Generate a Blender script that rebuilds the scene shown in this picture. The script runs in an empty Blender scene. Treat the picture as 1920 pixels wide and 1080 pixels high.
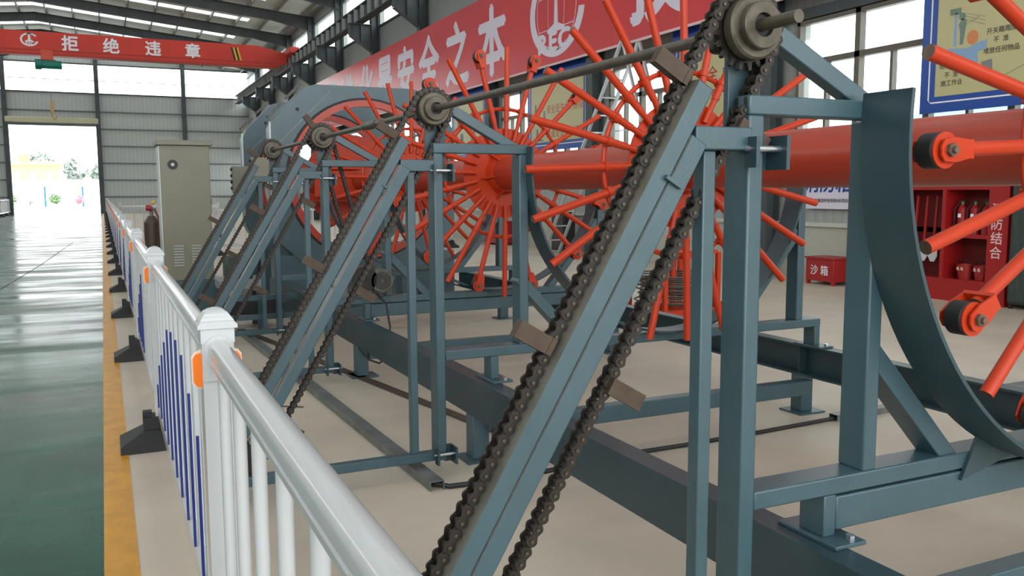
import bpy, bmesh, math, random
from mathutils import Vector, Matrix
random.seed(7)
PI = math.pi
S = bpy.context.scene
COL = S.collection
# ------------------------------------------------------------------ camera
F_PX, YAW, PIT, ROL = 1622.0, math.radians(25.18), math.radians(6.35), math.radians(-0.25)
cy_, sy_, cp_, sp_ = math.cos(YAW), math.sin(YAW), math.cos(PIT), math.sin(PIT)
W_ = Vector((sy_*cp_, cy_*cp_, -sp_)); R_ = Vector((cy_, -sy_, 0)); U_ = R_.cross(W_)
cr_, sr_ = math.cos(ROL), math.sin(ROL)
R_, U_ = R_*cr_ + U_*sr_, U_*cr_ - R_*sr_
cam_d = bpy.data.cameras.new('camera'); cam = bpy.data.objects.new('camera', cam_d); COL.objects.link(cam)
cam_d.sensor_width = 36.0; cam_d.lens = F_PX/1920*36.0; cam_d.clip_start = 0.05; cam_d.clip_end = 600
M = Matrix((R_, U_, -W_)).transposed().to_4x4(); M.translation = Vector((0, 0, 1.5)); cam.matrix_world = M
S.camera = cam
# ------------------------------------------------------------------ sky and exposure
wd = bpy.data.worlds.new('overcast_sky'); S.world = wd; wd.use_nodes = True
bg = wd.node_tree.nodes['Background']; bg.inputs[0].default_value = (0.95, 0.985, 1.0, 1); bg.inputs[1].default_value = 1.0
S.view_settings.view_transform = 'Standard'; S.view_settings.look = 'None'; S.view_settings.gamma = 1.0
S.view_settings.use_curve_mapping = False
S.view_settings.exposure = 2.15
S.cycles.max_bounces = 10; S.cycles.diffuse_bounces = 6; S.cycles.transparent_max_bounces = 16
S.cycles.caustics_reflective = False; S.cycles.caustics_refractive = False
S.cycles.sample_clamp_indirect = 6.0

# ------------------------------------------------------------------ materials
def srgb(c):
    return tuple(((x/255)/12.92 if x/255 <= 0.04045 else (((x/255)+0.055)/1.055)**2.4) for x in c) + (1,)

def mat(name, rgb, rough=0.5, metal=0.0, var=0.0, vscale=6.0, bump=0.0, bscale=40.0, rgb2=None, spec=0.5, coat=0.0, stretch=None):
    m = bpy.data.materials.new(name); m.use_nodes = True
    nt = m.node_tree; b = nt.nodes['Principled BSDF']
    b.inputs['Base Color'].default_value = srgb(rgb); b.inputs['Roughness'].default_value = rough
    b.inputs['Metallic'].default_value = metal; b.inputs['Specular IOR Level'].default_value = spec
    b.inputs['Coat Weight'].default_value = coat; b.inputs['Coat Roughness'].default_value = 0.1
    if var or bump:
        tc = nt.nodes.new('ShaderNodeTexCoord'); vec = tc.outputs['Object']
        if stretch:
            mp = nt.nodes.new('ShaderNodeMapping'); mp.inputs['Scale'].default_value = stretch
            nt.links.new(vec, mp.inputs[0]); vec = mp.outputs[0]
    if var:
        n = nt.nodes.new('ShaderNodeTexNoise'); n.inputs['Scale'].default_value = vscale; n.inputs['Detail'].default_value = 6
        n.inputs['Roughness'].default_value = 0.62
        nt.links.new(vec, n.inputs['Vector'])
        r = nt.nodes.new('ShaderNodeValToRGB')
        c2 = rgb2 or tuple(x*(1-var) for x in rgb)
        r.color_ramp.elements[0].position = 0.36; r.color_ramp.elements[1].position = 0.66
        r.color_ramp.elements[0].color = srgb(c2); r.color_ramp.elements[1].color = srgb(rgb)
        nt.links.new(n.outputs[0], r.inputs[0]); nt.links.new(r.outputs[0], b.inputs['Base Color'])
    if bump:
        n2 = nt.nodes.new('ShaderNodeTexNoise'); n2.inputs['Scale'].default_value = bscale; n2.inputs['Detail'].default_value = 3
        nt.links.new(vec, n2.inputs['Vector'])
        bp = nt.nodes.new('ShaderNodeBump'); bp.inputs['Strength'].default_value = bump; bp.inputs['Distance'].default_value = 0.01
        nt.links.new(n2.outputs[0], bp.inputs['Height']); nt.links.new(bp.outputs[0], b.inputs['Normal'])
    return m

def ribbed(name, rgb, axis, pitch, rough=0.5):
    m = mat(name, rgb, rough); nt = m.node_tree; b = nt.nodes['Principled BSDF']
    tc = nt.nodes.new('ShaderNodeTexCoord'); w = nt.nodes.new('ShaderNodeTexWave')
    w.wave_type = 'BANDS'; w.bands_direction = axis; w.inputs['Scale'].default_value = 0.314/pitch
    nt.links.new(tc.outputs['Object'], w.inputs['Vector'])
    r = nt.nodes.new('ShaderNodeValToRGB'); r.color_ramp.elements[0].position = 0.06; r.color_ramp.elements[1].position = 0.25
    r.color_ramp.elements[0].color = srgb(tuple(x*0.95 for x in rgb)); r.color_ramp.elements[1].color = srgb(rgb)
    nt.links.new(w.outputs[0], r.inputs[0]); nt.links.new(r.outputs[0], b.inputs['Base Color'])
    bp = nt.nodes.new('ShaderNodeBump'); bp.inputs['Strength'].default_value = 0.25; bp.inputs['Distance'].default_value = 0.02
    nt.links.new(w.outputs[0], bp.inputs['Height']); nt.links.new(bp.outputs[0], b.inputs['Normal'])
    return m

BLUE = mat('blue_grey_paint', (58, 85, 93), 0.36, var=0.1, vscale=5, bump=0.05, bscale=90, spec=0.65)
BLUE_D = mat('dark_blue_grey_paint', (44, 67, 74), 0.4, var=0.12, vscale=4, spec=0.6)
WORN = mat('worn_steel', (128, 124, 114), 0.5, 0.3, var=0.15, vscale=14)
ORANGE = mat('orange_paint', (184, 54, 20), 0.42, var=0.05, vscale=4, spec=0.35)
TUBE_O = mat('red_orange_paint', (178, 58, 34), 0.33, var=0.1, vscale=2.5, stretch=(6, 0.6, 6))
SKYLIT = mat('skylit_rail_top', (186, 188, 188), 0.32, 0.4, var=0.1, vscale=8)  # lower rail's top face coloured bright to imitate skylight along the gap
CUT = mat('cut_steel_end', (110, 92, 78), 0.6, 0.2, var=0.2, vscale=30)
OIL = mat('oily_chain_steel', (44, 37, 30), 0.45, 0.3, var=0.3, vscale=60)
OIL_L = mat('pin_steel', (88, 78, 66), 0.42, 0.6)
LUG = mat('rusty_lug_steel', (80, 68, 56), 0.6, 0.3, var=0.4, vscale=26, rgb2=(70, 54, 44))
SHAFT = mat('greased_shaft_steel', (94, 86, 74), 0.42, 0.35, var=0.18, vscale=14)
HUBM = mat('turned_hub_steel', (98, 90, 78), 0.42, 0.5, var=0.25, vscale=20)
BLACK = mat('black_rubber', (30, 30, 31), 0.6, var=0.1, vscale=20)
BOLT = mat('zinc_bolt', (190, 195, 200), 0.25, 0.9)
FWHITE = mat('white_fence_plastic', (186, 188, 189), 0.22, coat=0.3)
FBLUE = mat('blue_fence_plastic', (20, 38, 108), 0.35)
REFL = mat('orange_reflector', (236, 116, 8), 0.3)
REFLW = mat('reflector_rim', (220, 205, 190), 0.4)
GREYC = mat('beige_grey_cabinet', (122, 120, 104), 0.5, var=0.03)
VENT = mat('dark_vent', (44, 43, 40), 0.6)
COLM = mat('dark_column_paint', (74, 82, 84), 0.55, var=0.15, vscale=2)
GIRT = mat('girt_paint', (104, 110, 112), 0.55)
RAFT = mat('rafter_paint', (58, 62, 62), 0.6, var=0.3, vscale=1.2)
PANEL_E = ribbed('end_wall_sheet', (186, 190, 188), 'X', 0.28)
PANEL_R = ribbed('side_wall_sheet', (160, 164, 160), 'Y', 0.2)
ROOFM = ribbed('roof_sheet', (198, 198, 190), 'Y', 0.3, 0.45)
PURL = mat('purlin_galvanised', (124, 124, 118), 0.5, 0.2)
WFRAME = mat('window_frame_brown', (92, 86, 76), 0.45)
CONC = mat('concrete_floor', (200, 188, 172), 0.5, var=0.09, vscale=0.9, bump=0.03, bscale=20, spec=0.3)
YEL = mat('yellow_line_paint', (210, 148, 26), 0.45, var=0.12, vscale=7)
GALV = mat('galvanised_channel', (128, 132, 130), 0.4, 0.5, var=0.2, vscale=7)
FLATB = mat('brown_flat_bar', (86, 78, 68), 0.5, 0.3, var=0.15)
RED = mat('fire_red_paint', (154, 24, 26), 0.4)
RED_D = mat('fire_red_shaded', (104, 18, 18), 0.5)  # fire red darkened to shade the cabinet inside; also colours the gas hose
CRANE = mat('crane_red_paint', (214, 58, 40), 0.45, var=0.06, vscale=0.8)
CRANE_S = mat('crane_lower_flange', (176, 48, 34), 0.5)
HOIST = mat('hoist_green', (20, 122, 108), 0.45)
WHITE = mat('white_print', (236, 236, 240), 0.5)
BANNER = mat('red_banner_cloth', (212, 40, 50), 0.28, var=0.05, vscale=1.2)
BANTXT = mat('banner_white_letters', (222, 214, 228), 0.4)
PBLUE = mat('poster_blue', (14, 68, 152), 0.3)
PCREAM = mat('poster_cream', (186, 179, 130), 0.3)
PINK_B = mat('poster_light_blue', (132, 164, 196), 0.4)
INK = mat('poster_ink', (66, 62, 56), 0.5)
INKR = mat('poster_red_ink', (178, 52, 48), 0.5)
INKO = mat('poster_orange_ink', (206, 132, 84), 0.5)
BOARDW = mat('notice_board_white', (214, 208, 222), 0.4)
MOTOR = mat('motor_grey', (92, 92, 86), 0.5, 0.2, var=0.3, vscale=22)
DKGREEN = mat('dark_green_box', (62, 70, 62), 0.5)
LGREY = mat('light_grey_bench', (186, 190, 186), 0.5)
CYLB = mat('brown_gas_cylinder', (78, 62, 50), 0.45, var=0.2)
GRND = mat('pale_concrete_yard', (226, 226, 222), 0.8)
WALLX = mat('white_yard_wall', (240, 240, 240), 0.8)
LEAF = mat('shrub_leaves', (110, 158, 84), 0.6, var=0.4, vscale=9)
TREE = mat('washed_out_tree_leaves', (186, 200, 190), 0.7, var=0.2, vscale=0.5)  # leaf colour paled to imitate overexposed daylight
POT = mat('plant_pot_grey', (178, 176, 172), 0.7)
BLDY = mat('far_building_ochre', (206, 174, 128), 0.8)
FENB = mat('yard_fence_blue', (40, 104, 180), 0.5)
FLOWP = mat('pink_flowers', (232, 150, 168), 0.6)
CYAN = mat('cyan_sheet', (110, 214, 230), 0.6)
HATCH = mat('black_warning_stripe', (34, 32, 26), 0.5)
HATCHY = mat('yellow_warning_stripe', (226, 168, 40), 0.5)

def glass_mat():
    m = bpy.data.materials.new('window_glass'); m.use_nodes = True; nt = m.node_tree; nt.nodes.clear()
    o = nt.nodes.new('ShaderNodeOutputMaterial'); mx = nt.nodes.new('ShaderNodeMixShader')
    t = nt.nodes.new('ShaderNodeBsdfTransparent'); t.inputs[0].default_value = (0.93, 0.96, 0.95, 1)
    g = nt.nodes.new('ShaderNodeBsdfGlossy'); g.inputs['Roughness'].default_value = 0.02
    mx.inputs[0].default_value = 0.06
    nt.links.new(t.outputs[0], mx.inputs[1]); nt.links.new(g.outputs[0], mx.inputs[2]); nt.links.new(mx.outputs[0], o.inputs[0])
    return m
GLASS = glass_mat()
def skylight_mat():
    m = bpy.data.materials.new('translucent_skylight'); m.use_nodes = True; nt = m.node_tree; nt.nodes.clear()
    o = nt.nodes.new('ShaderNodeOutputMaterial'); mx = nt.nodes.new('ShaderNodeMixShader')
    t = nt.nodes.new('ShaderNodeBsdfTransparent'); t.inputs[0].default_value = (0.9, 0.92, 0.92, 1)
    g = nt.nodes.new('ShaderNodeBsdfTranslucent'); g.inputs[0].default_value = (0.9, 0.92, 0.92, 1)
    mx.inputs[0].default_value = 0.5
    nt.links.new(t.outputs[0], mx.inputs[1]); nt.links.new(g.outputs[0], mx.inputs[2]); nt.links.new(mx.outputs[0], o.inputs[0])
    return m
SKYL = skylight_mat()
def epoxy_mat():
    m = mat('green_epoxy_floor', (30, 88, 67), 0.2, var=0.25, vscale=0.8, bump=0.0, spec=0.15)
    nt = m.node_tree; b = nt.nodes['Principled BSDF']; tc = nt.nodes.new('ShaderNodeTexCoord')
    mp = nt.nodes.new('ShaderNodeMapping'); mp.inputs['Scale'].default_value = (0.45, 1.5, 1)
    n = nt.nodes.new('ShaderNodeTexNoise'); n.inputs['Scale'].default_value = 1.1; n.inputs['Detail'].default_value = 4
    nt.links.new(tc.outputs['Object'], mp.inputs[0]); nt.links.new(mp.outputs[0], n.inputs['Vector'])
    r = nt.nodes.new('ShaderNodeMapRange'); r.inputs[1].default_value = 0.35; r.inputs[2].default_value = 0.7
    r.inputs[3].default_value = 0.12; r.inputs[4].default_value = 0.4
    nt.links.new(n.outputs[0], r.inputs[0]); nt.links.new(r.outputs[0], b.inputs['Roughness'])
    bp = nt.nodes.new('ShaderNodeBump'); bp.inputs['Strength'].default_value = 0.25; bp.inputs['Distance'].default_value = 0.02
    nt.links.new(n.outputs[0], bp.inputs['Height']); nt.links.new(bp.outputs[0], b.inputs['Normal'])
    return m
EPOXY = epoxy_mat()

# ------------------------------------------------------------------ mesh helpers
BASE = {}
class MB:
    def __init__(s): s.v = []; s.f = []; s.m = []
    def add(s, vs, fs, mi=0):
        o = len(s.v); s.v += [Vector(p) for p in vs]
        for f in fs: s.f.append([i+o for i in f]); s.m.append(mi)
        return s
    def box(s, x0, x1, y0, y1, z0, z1, mi=0):
        return s.add([(x0,y0,z0),(x1,y0,z0),(x1,y1,z0),(x0,y1,z0),(x0,y0,z1),(x1,y0,z1),(x1,y1,z1),(x0,y1,z1)],
                     [(0,3,2,1),(4,5,6,7),(0,1,5,4),(1,2,6,5),(2,3,7,6),(3,0,4,7)], mi)
    def bar(s, p, q, w, h, up=(0,0,1), mi=0):
        p, q, up = Vector(p), Vector(q), Vector(up); d = (q-p).normalized(); a = d.cross(up).normalized(); b = a.cross(d).normalized()
        vs = []
        for c in (p, q):
            for sa, sb in ((-1,-1),(1,-1),(1,1),(-1,1)): vs.append(c + a*(sa*w/2) + b*(sb*h/2))
        return s.add(vs, [(0,3,2,1),(4,5,6,7),(0,1,5,4),(1,2,6,5),(2,3,7,6),(3,0,4,7)], mi)
    def cyl(s, p, q, r, n=12, r2=None, mi=0, cap=None):
        p, q = Vector(p), Vector(q); r2 = r if r2 is None else r2; d = (q-p).normalized()
        a = d.orthogonal().normalized(); b = d.cross(a); vs = []
        for c, rr in ((p, r), (q, r2)):
            for i in range(n):
                t = 2*PI*i/n; vs.append(c + a*(rr*math.cos(t)) + b*(rr*math.sin(t)))
        s.add(vs, [(i, (i+1) % n, n+(i+1) % n, n+i) for i in range(n)], mi)
        k = len(s.v)-2*n; cm = mi if cap is None else cap
        s.f.append([k+i for i in reversed(range(n))]); s.m.append(cm)
        s.f.append([k+n+i for i in range(n)]); s.m.append(cm)
        return s
    def prism(s, poly, fn, d0, d1, mi=0):
        n = len(poly); vs = [fn(a, b, d0) for a, b in poly] + [fn(a, b, d1) for a, b in poly]
        return s.add(vs, [tuple(reversed(range(n))), tuple(range(n, 2*n))] + [(i, (i+1) % n, n+(i+1) % n, n+i) for i in range(n)], mi)
    def revolve(s, prof, center, n=32, a0=0.0, a1=2*PI, mi=0):
        """closed profile of (radius, y) swept about the Y axis through center; angle from +X towards +Z"""
        cx, cy, cz = center; full = abs(a1-a0-2*PI) < 1e-6; k = len(prof); steps = n if full else n+1; vs = []
        for i in range(steps):
            t = a0+(a1-a0)*i/n
            for r, y in prof: vs.append((cx+r*math.cos(t), cy+y, cz+r*math.sin(t)))
        fs = []
        for i in range(n):
            j = (i+1) % steps
            for u in range(k):
                w = (u+1) % k; fs.append((i*k+u, i*k+w, j*k+w, j*k+u))
        if not full: fs += [tuple(range(k)), tuple(reversed(range((steps-1)*k, steps*k)))]
        return s.add(vs, fs, mi)
    def tube(s, pts, r, n=8, mi=0):
        pts = [Vector(p) for p in pts]; rings = []; vs = []
        a = (pts[1]-pts[0]).orthogonal().normalized()
        for i, p in enumerate(pts):
            d = (pts[min(i+1, len(pts)-1)]-pts[max(i-1, 0)]).normalized()
            a = (a-d*a.dot(d)).normalized(); b = d.cross(a)
            for k in range(n):
                t = 2*PI*k/n; vs.append(p+a*(r*math.cos(t))+b*(r*math.sin(t)))
        fs = [(i*n+k, i*n+(k+1) % n, (i+1)*n+(k+1) % n, (i+1)*n+k) for i in range(len(pts)-1) for k in range(n)]
        fs += [tuple(reversed(range(n))), tuple(range((len(pts)-1)*n, len(pts)*n))]
        return s.add(vs, fs, mi)
    def mesh(s, name, mats, base=(0,0,0), sm=True):
        b = Vector(base); me = bpy.data.meshes.new(name); me.from_pydata([p-b for p in s.v], [], s.f)
        for m in (mats if isinstance(mats, (list, tuple)) else [mats]): me.materials.append(m)
        me.polygons.foreach_set('material_index', s.m); me.update()
        bm = bmesh.new(); bm.from_mesh(me); bmesh.ops.recalc_face_normals(bm, faces=bm.faces); bm.to_mesh(me); bm.free()
        if sm:
            me.polygons.foreach_set('use_smooth', [True]*len(me.polygons)); me.set_sharp_from_angle(angle=math.radians(38))
        return me
    def build(s, name, mats, parent=None, bevel=0.0, origin=None):
        base = BASE.get(parent, Vector((0,0,0))) if parent else Vector(origin or (0,0,0))
        o = bpy.data.objects.new(name, s.mesh(name, mats, base)); COL.objects.link(o)
        if parent: o.parent = parent
        else: o.location = base
        BASE[o] = base
        if bevel:
            b = o.modifiers.new('edge', 'BEVEL'); b.width = bevel; b.segments = 2; b.limit_method = 'ANGLE'; b.angle_limit = math.radians(50)
        return o
def tag(o, label=None, cat=None, group=None, kind=None):
    if label: o['label'] = label
    if cat: o['category'] = cat
    if group: o['group'] = group
    if kind: o['kind'] = kind
    return o
def thing(name, label, cat, loc=(0,0,0), group=None):
    o = bpy.data.objects.new(name, None); COL.objects.link(o); o.location = loc; BASE[o] = Vector(loc); o.empty_display_size = 0.1
    return tag(o, label, cat, group)
def inst(name, me, parent, mw):
    o = bpy.data.objects.new(name, me); COL.objects.link(o)
    if parent:
        o.parent = parent; m = mw.copy(); m.translation = mw.translation-BASE[parent]; o.matrix_basis = m
    else: o.matrix_basis = mw
    BASE[o] = BASE[parent] if parent else mw.translation.copy()
    return o
def struct(o): o['kind'] = 'structure'; return o
WALLTXT = Matrix(((0,0,-1),(-1,0,0),(0,1,0)))      # local x -> -Y, y -> +Z, normal -> -X
FRONTTXT = Matrix(((1,0,0),(0,0,-1),(0,1,0)))      # local x -> +X, y -> +Z, normal -> -Y
def text(body, size, loc, rot, m, parent, name='lettering', bold=0.0, sx=1.0, shear=0.0, spacing=1.0):
    cu = bpy.data.curves.new(name, 'FONT'); cu.body = body; cu.size = size; cu.align_x = 'CENTER'
    cu.shear = shear; cu.space_character = spacing; cu.resolution_u = 3
    t = bpy.data.objects.new(name, cu); COL.objects.link(t)
    dg = bpy.context.evaluated_depsgraph_get(); src = bpy.data.meshes.new_from_object(t.evaluated_get(dg)); bpy.data.objects.remove(t)
    vs = [v.co.copy() for v in src.vertices]; fs = [tuple(p.vertices) for p in src.polygons]
    cx = (min(v.x for v in vs)+max(v.x for v in vs))/2; cy = (min(v.y for v in vs)+max(v.y for v in vs))/2
    mb = MB()
    for i, (dx, dy) in enumerate(((0, 0), (bold, 0), (-bold, 0), (0, bold), (0, -bold)) if bold else ((0, 0),)):
        mb.add([(v.x-cx+dx, v.y-cy+dy, 0.0005*i) for v in vs], fs)
    r4 = rot.to_4x4() @ Matrix.Diagonal((sx, 1, 1, 1))
    me = bpy.data.meshes.new(name); me.from_pydata([r4 @ v for v in mb.v], [], mb.f); me.materials.append(m); me.update()
    o = bpy.data.objects.new(name, me); COL.objects.link(o); o.parent = parent; o.location = Vector(loc)-BASE[parent]; BASE[o] = BASE[parent]
    return o
# ================================================================== SETTING
XR, YE, XL = 10.8, 72.0, -17.0
struct(MB().box(0.06, XR+0.3, -12, YE, -0.1, 0.0).build('floor', CONC))
struct(MB().box(-6.6, -0.07, -12, YE, -0.1, 0.0).build('floor', EPOXY))
struct(MB().box(XL, -6.6, -12, YE, -0.1, 0.0).build('floor', CONC))
struct(MB().box(-0.07, 0.06, -12, YE, -0.1, 0.002).build('trim_1', YEL))
t = MB()                                             # dark joint running across the green floor
for a, b in (((-2.35, 9.6), (-1.6, 14.5)), ((-1.6, 14.5), (-1.25, 21)), ((-1.25, 21), (-0.9, 30))):
    t.bar((a[0], a[1], 0.0005), (b[0], b[1], 0.0005), 0.02, 0.003)
struct(t.build('trim_2', BLACK))

# end wall
we = MB(); we.box(XL, -5.85, YE, YE+0.15, 0, 8.82); we.box(-0.15, XR+0.2, YE, YE+0.15, 0, 8.82); we.box(-5.85, -0.15, YE, YE+0.15, 6.55, 8.82)
we.box(XL, XR+0.2, YE, YE+0.15, 10.93, 13.0)
wall_b = struct(we.build('wall_back', PANEL_E))
for z in (1.25, 2.5, 3.75, 5.0, 6.25, 7.5):
    for x0, x1 in ((XL, -6.15), (0.15, 5.85), (6.15, XR)):
        MB().box(x0, x1, YE-0.1, YE, z-0.045, z+0.045).build('girt', GIRT, wall_b)
for x0, x1 in ((-5.85, -0.15),):
    MB().box(x0, x1, YE-0.1, YE, 7.45, 7.55).build('girt', GIRT, wall_b)
for z in (8.82, 10.93): MB().box(XL, XR, YE-0.06, YE+0.05, z-0.05, z+0.05).build('girt', COLM, wall_b)
for x in (-12, -6, 0, 6): MB().box(x-0.15, x+0.15, YE-0.3, YE, 0, 12.2).build('column', COLM, wall_b, 0.01)
wi = 0
for x0, x1 in ((XL, -12.15), (-11.85, -6.15), (-5.85, -0.15), (0.15, 5.85), (6.15, XR)):
    wi += 1
    w = MB(); w.box(x0, x1, YE+0.02, YE+0.06, 9.74, 9.78)
    w = struct(w.build('window_%d' % wi, WFRAME)); MB().box(x0, x1, YE+0.06, YE+0.064, 8.86, 10.88).build('pane', GLASS, w)
d = MB(); d.box(-6.0, 0.0, YE-0.45, YE-0.02, 6.6, 7.0)
d = struct(d.build('door_1', mat('roller_shutter_cream', (196, 192, 160), 0.5), bevel=0.06))
tag(MB().box(-5.85, -0.15, YE-0.28, YE-0.2, 6.4, 6.6).build('shutter_edge', GIRT, d))
for x in (-5.88, -0.12): MB().box(x-0.06, x+0.06, YE-0.24, YE-0.04, 0, 6.6).build('guide_rail', COLM, d)

# right wall
NB = 12
wr = MB()
wr.box(XR, XR+0.2, -12, YE, 0.95, 1.95); wr.box(XR, XR+0.2, -12, YE, 4.3, 8.3); wr.box(XR, XR+0.2, -12, YE, 10.45, 11.3)
for k in range(-2, NB+1): wr.box(XR, XR+0.2, 6*k-0.55, 6*k+0.55, 1.95, 4.3); wr.box(XR, XR+0.2, 6*k-0.25, 6*k+0.25, 8.3, 10.45)
wall_r = struct(wr.build('wall_right', PANEL_R))
MB().box(XR-0.02, XR+0.2, -12, YE, 0, 0.9).build('plinth', mat('pale_wall_base', (176, 176, 164), 0.6), wall_r)
MB().box(XR-0.08, XR+0.2, -12, YE, 0.9, 0.97).build('ledge', mat('pale_ledge', (188, 188, 178), 0.6), wall_r)
MB().box(XR-0.1, XR+0.02, -12, YE, 4.32, 4.5).build('head_rail', COLM, wall_r)
for k in range(-2, NB):
    y0, y1 = 6*k+0.55, 6*k+5.45
    wi += 1
    fr = MB(); x0, x1 = XR-0.1, XR+0.02
    fr.box(x0, x1, y0, y0+0.07, 1.95, 4.3); fr.box(x0, x1, y1-0.07, y1, 1.95, 4.3)
    fr.box(x0, x1, y0, y1, 1.95, 2.03); fr.box(x0, x1, y0, y1, 4.23, 4.3)
    w = struct(fr.build('window_%d' % wi, WFRAME))
    if k < 6:
        MB().box(x0, x1, y0, y1, 3.56, 3.65).build('transom', WFRAME, w)
        for q in range(1, 4):
            ym = y1-1.3*q
            MB().box(x0, x1, ym-0.05, ym+0.05, 1.95, 4.3).build('mullion', WFRAME, w)
        for q in range(4):
            ya = y1-1.3*q; yb = y1-1.3*(q+1) if q < 3 else y0
            MB().box(x0+0.01, x1-0.01, ya-0.68, ya-0.63, 1.95, 3.56).build('mullion', WFRAME, w)
            MB().box(x0+0.05, x0+0.055, yb, ya, 3.63, 4.25).build('pane', GLASS, w)
            MB().box(x0+0.05, x0+0.055, yb, ya, 2.0, 3.58).build('pane', GLASS, w)
    else: MB().box(x0+0.05, x0+0.055, y0, y1, 1.95, 4.3).build('pane', GLASS, w)
    wi += 1
    fr = MB(); fr.box(x0, x1, y0-0.3, y1+0.3, 9.32, 9.38); fr.box(x0, x1, y0-0.3, y1+0.3, 8.3, 8.36); fr.box(x0, x1, y0-0.3, y1+0.3, 10.4, 10.45)
    w = struct(fr.build('window_%d' % wi, COLM))
    MB().box(x0+0.05, x0+0.055, y0-0.3, y1+0.3, 8.33, 9.34).build('pane', GLASS, w)
    MB().box(x0+0.05, x0+0.055, y0-0.3, y1+0.3, 9.36, 10.42).build('pane', GLASS, w)
for k in range(0, NB):
    yc = 6*k-0.05
    c = MB(); c.box(10.45, 10.47, yc-0.15, yc+0.15, 0, 10.9); c.box(10.73, 10.75, yc-0.15, yc+0.15, 0, 10.9); c.box(10.47, 10.73, yc-0.012, yc+0.012, 0, 10.9)
    c.prism([(10.45, 7.35), (10.45, 8.4), (9.55, 8.4), (9.55, 7.95)], lambda a, b, q, yc=yc: (a, yc+q, b), -0.02, 0.02)
    c.box(9.5, 10.47, yc-0.15, yc+0.15, 8.38, 8.42); c.box(10.0, 10.03, yc-0.15, yc+0.15, 7.65, 8.4); c.box(9.53, 9.56, yc-0.15, yc+0.15, 7.95, 8.4)
    c.bar((9.55, yc, 7.93), (10.45, yc, 7.33), 0.3, 0.03)
    o = c.build('column', COLM, wall_r)
# crane runway beam with stiffeners
rb = MB(); rb.box(9.76, 10.12, -6, YE-0.3, 8.42, 8.46); rb.box(9.76, 10.12, -6, YE-0.3, 9.0, 9.04); rb.box(9.92, 9.96, -6, YE-0.3, 8.46, 9.0)
rb.box(9.9, 9.98, -6, YE-0.3, 9.04, 9.12)
run = struct(rb.build('trim_3', COLM))
st = MB().box(9.77, 9.92, -0.012, 0.012, 8.46, 9.0).mesh('stiffener', mat('lit_stiffener_paint', (186, 192, 192), 0.5))  # coloured lighter than the beam to imitate light from the rear
for i in range(66): inst('stiffener', st, run, Matrix.Translation((0, 5+i*1.0, 0)))
# unseen left wall; solid below its high openings to cut side light
wl = MB(); wl.box(XL-0.2, XL, -12, YE, 0, 8.3); wl.box(XL-0.2, XL, -12, YE, 10.45, 11.3)
for k in range(-2, NB+1): wl.box(XL-0.2, XL, 6*k-0.25, 6*k+0.25, 8.3, 10.45)
struct(wl.build('wall_left', PANEL_R))
# roof
XRI = -3.1
def zr(x): return 11.05+0.1*(10.8-x) if x > XRI else 11.05+0.1*(10.8-XRI)-0.1*(XRI-x)
rf = MB()
ys = [-12.0]
for k in range(-2, NB): ys += [6*k+4.0, 6*k+4.9]
ys.append(YE+0.5); xs = (XR+0.3, 8.1, XRI, -14.0, XL-0.3)
sk = []
for i in range(len(ys)-1):
    if i % 2 == 0: spans = [(xs[0], XRI), (XRI, xs[4])]
    else: spans = [(xs[0], xs[1]), (xs[3], xs[4])]; sk.append((ys[i], ys[i+1]))
    for a, b in spans:
        y0, y1 = ys[i], ys[i+1]
        vs = [(x, y, zr(x)+dz) for dz in (0, 0.06) for x, y in ((a, y0), (b, y0), (b, y1), (a, y1))]
        rf.add(vs, [(0,3,2,1),(4,5,6,7),(0,1,5,4),(1,2,6,5),(2,3,7,6),(3,0,4,7)])
roof = struct(rf.build('ceiling', ROOFM))
for y0, y1 in sk:
    for a, b in ((xs[1], XRI), (XRI, xs[3])):
        m = MB().add([(a, y0, zr(a)+0.03), (b, y0, zr(b)+0.03), (b, y1, zr(b)+0.03), (a, y1, zr(a)+0.03)], [(0,1,2,3)])
        m.build('skylight_panel', SKYL, roof)
px = MB()
x = XR-0.5
pm = MB().box(-0.035, 0.035, -12, YE, -0.2, 0.0).mesh('purlin', PURL)
while x > -13: inst('purlin', pm, roof, Matrix.Translation((x, 0, zr(x)))); x -= 1.42
for k in range(-1, NB):
    y = 6*k-0.05; m = MB()
    for pts in ([(XR-0.05, 0.75), (8.6, 0.5), (XRI, 0.5)], [(XRI, 0.5), (-14.5, 0.5), (XL, 0.75)]):
        for (xa, da), (xb, db) in zip(pts[:-1], pts[1:]):
            za, zb = zr(xa)-0.2, zr(xb)-0.2
            for (y0, y1, ta, tb, ba, bb) in ((y-0.12, y+0.12, 0, 0, 0.03, 0.03), (y-0.12, y+0.12, da-0.03, db-0.03, da, db), (y-0.01, y+0.01, 0, 0, da, db)):
                vs = [(xa, y0, za-ta), (xb, y0, zb-tb), (xb, y1, zb-tb), (xa, y1, za-ta), (xa, y0, za-ba), (xb, y0, zb-bb), (xb, y1, zb-bb), (xa, y1, za-ba)]
                m.add(vs, [(0,1,2,3),(4,5,6,7),(0,1,5,4),(1,2,6,5),(2,3,7,6),(3,0,4,7)])
    m.box(XRI-0.03, XRI+0.03, y-0.14, y+0.14, zr(XRI)-0.74, zr(XRI)-0.2)
    m.build('rafter', RAFT, roof)

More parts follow.
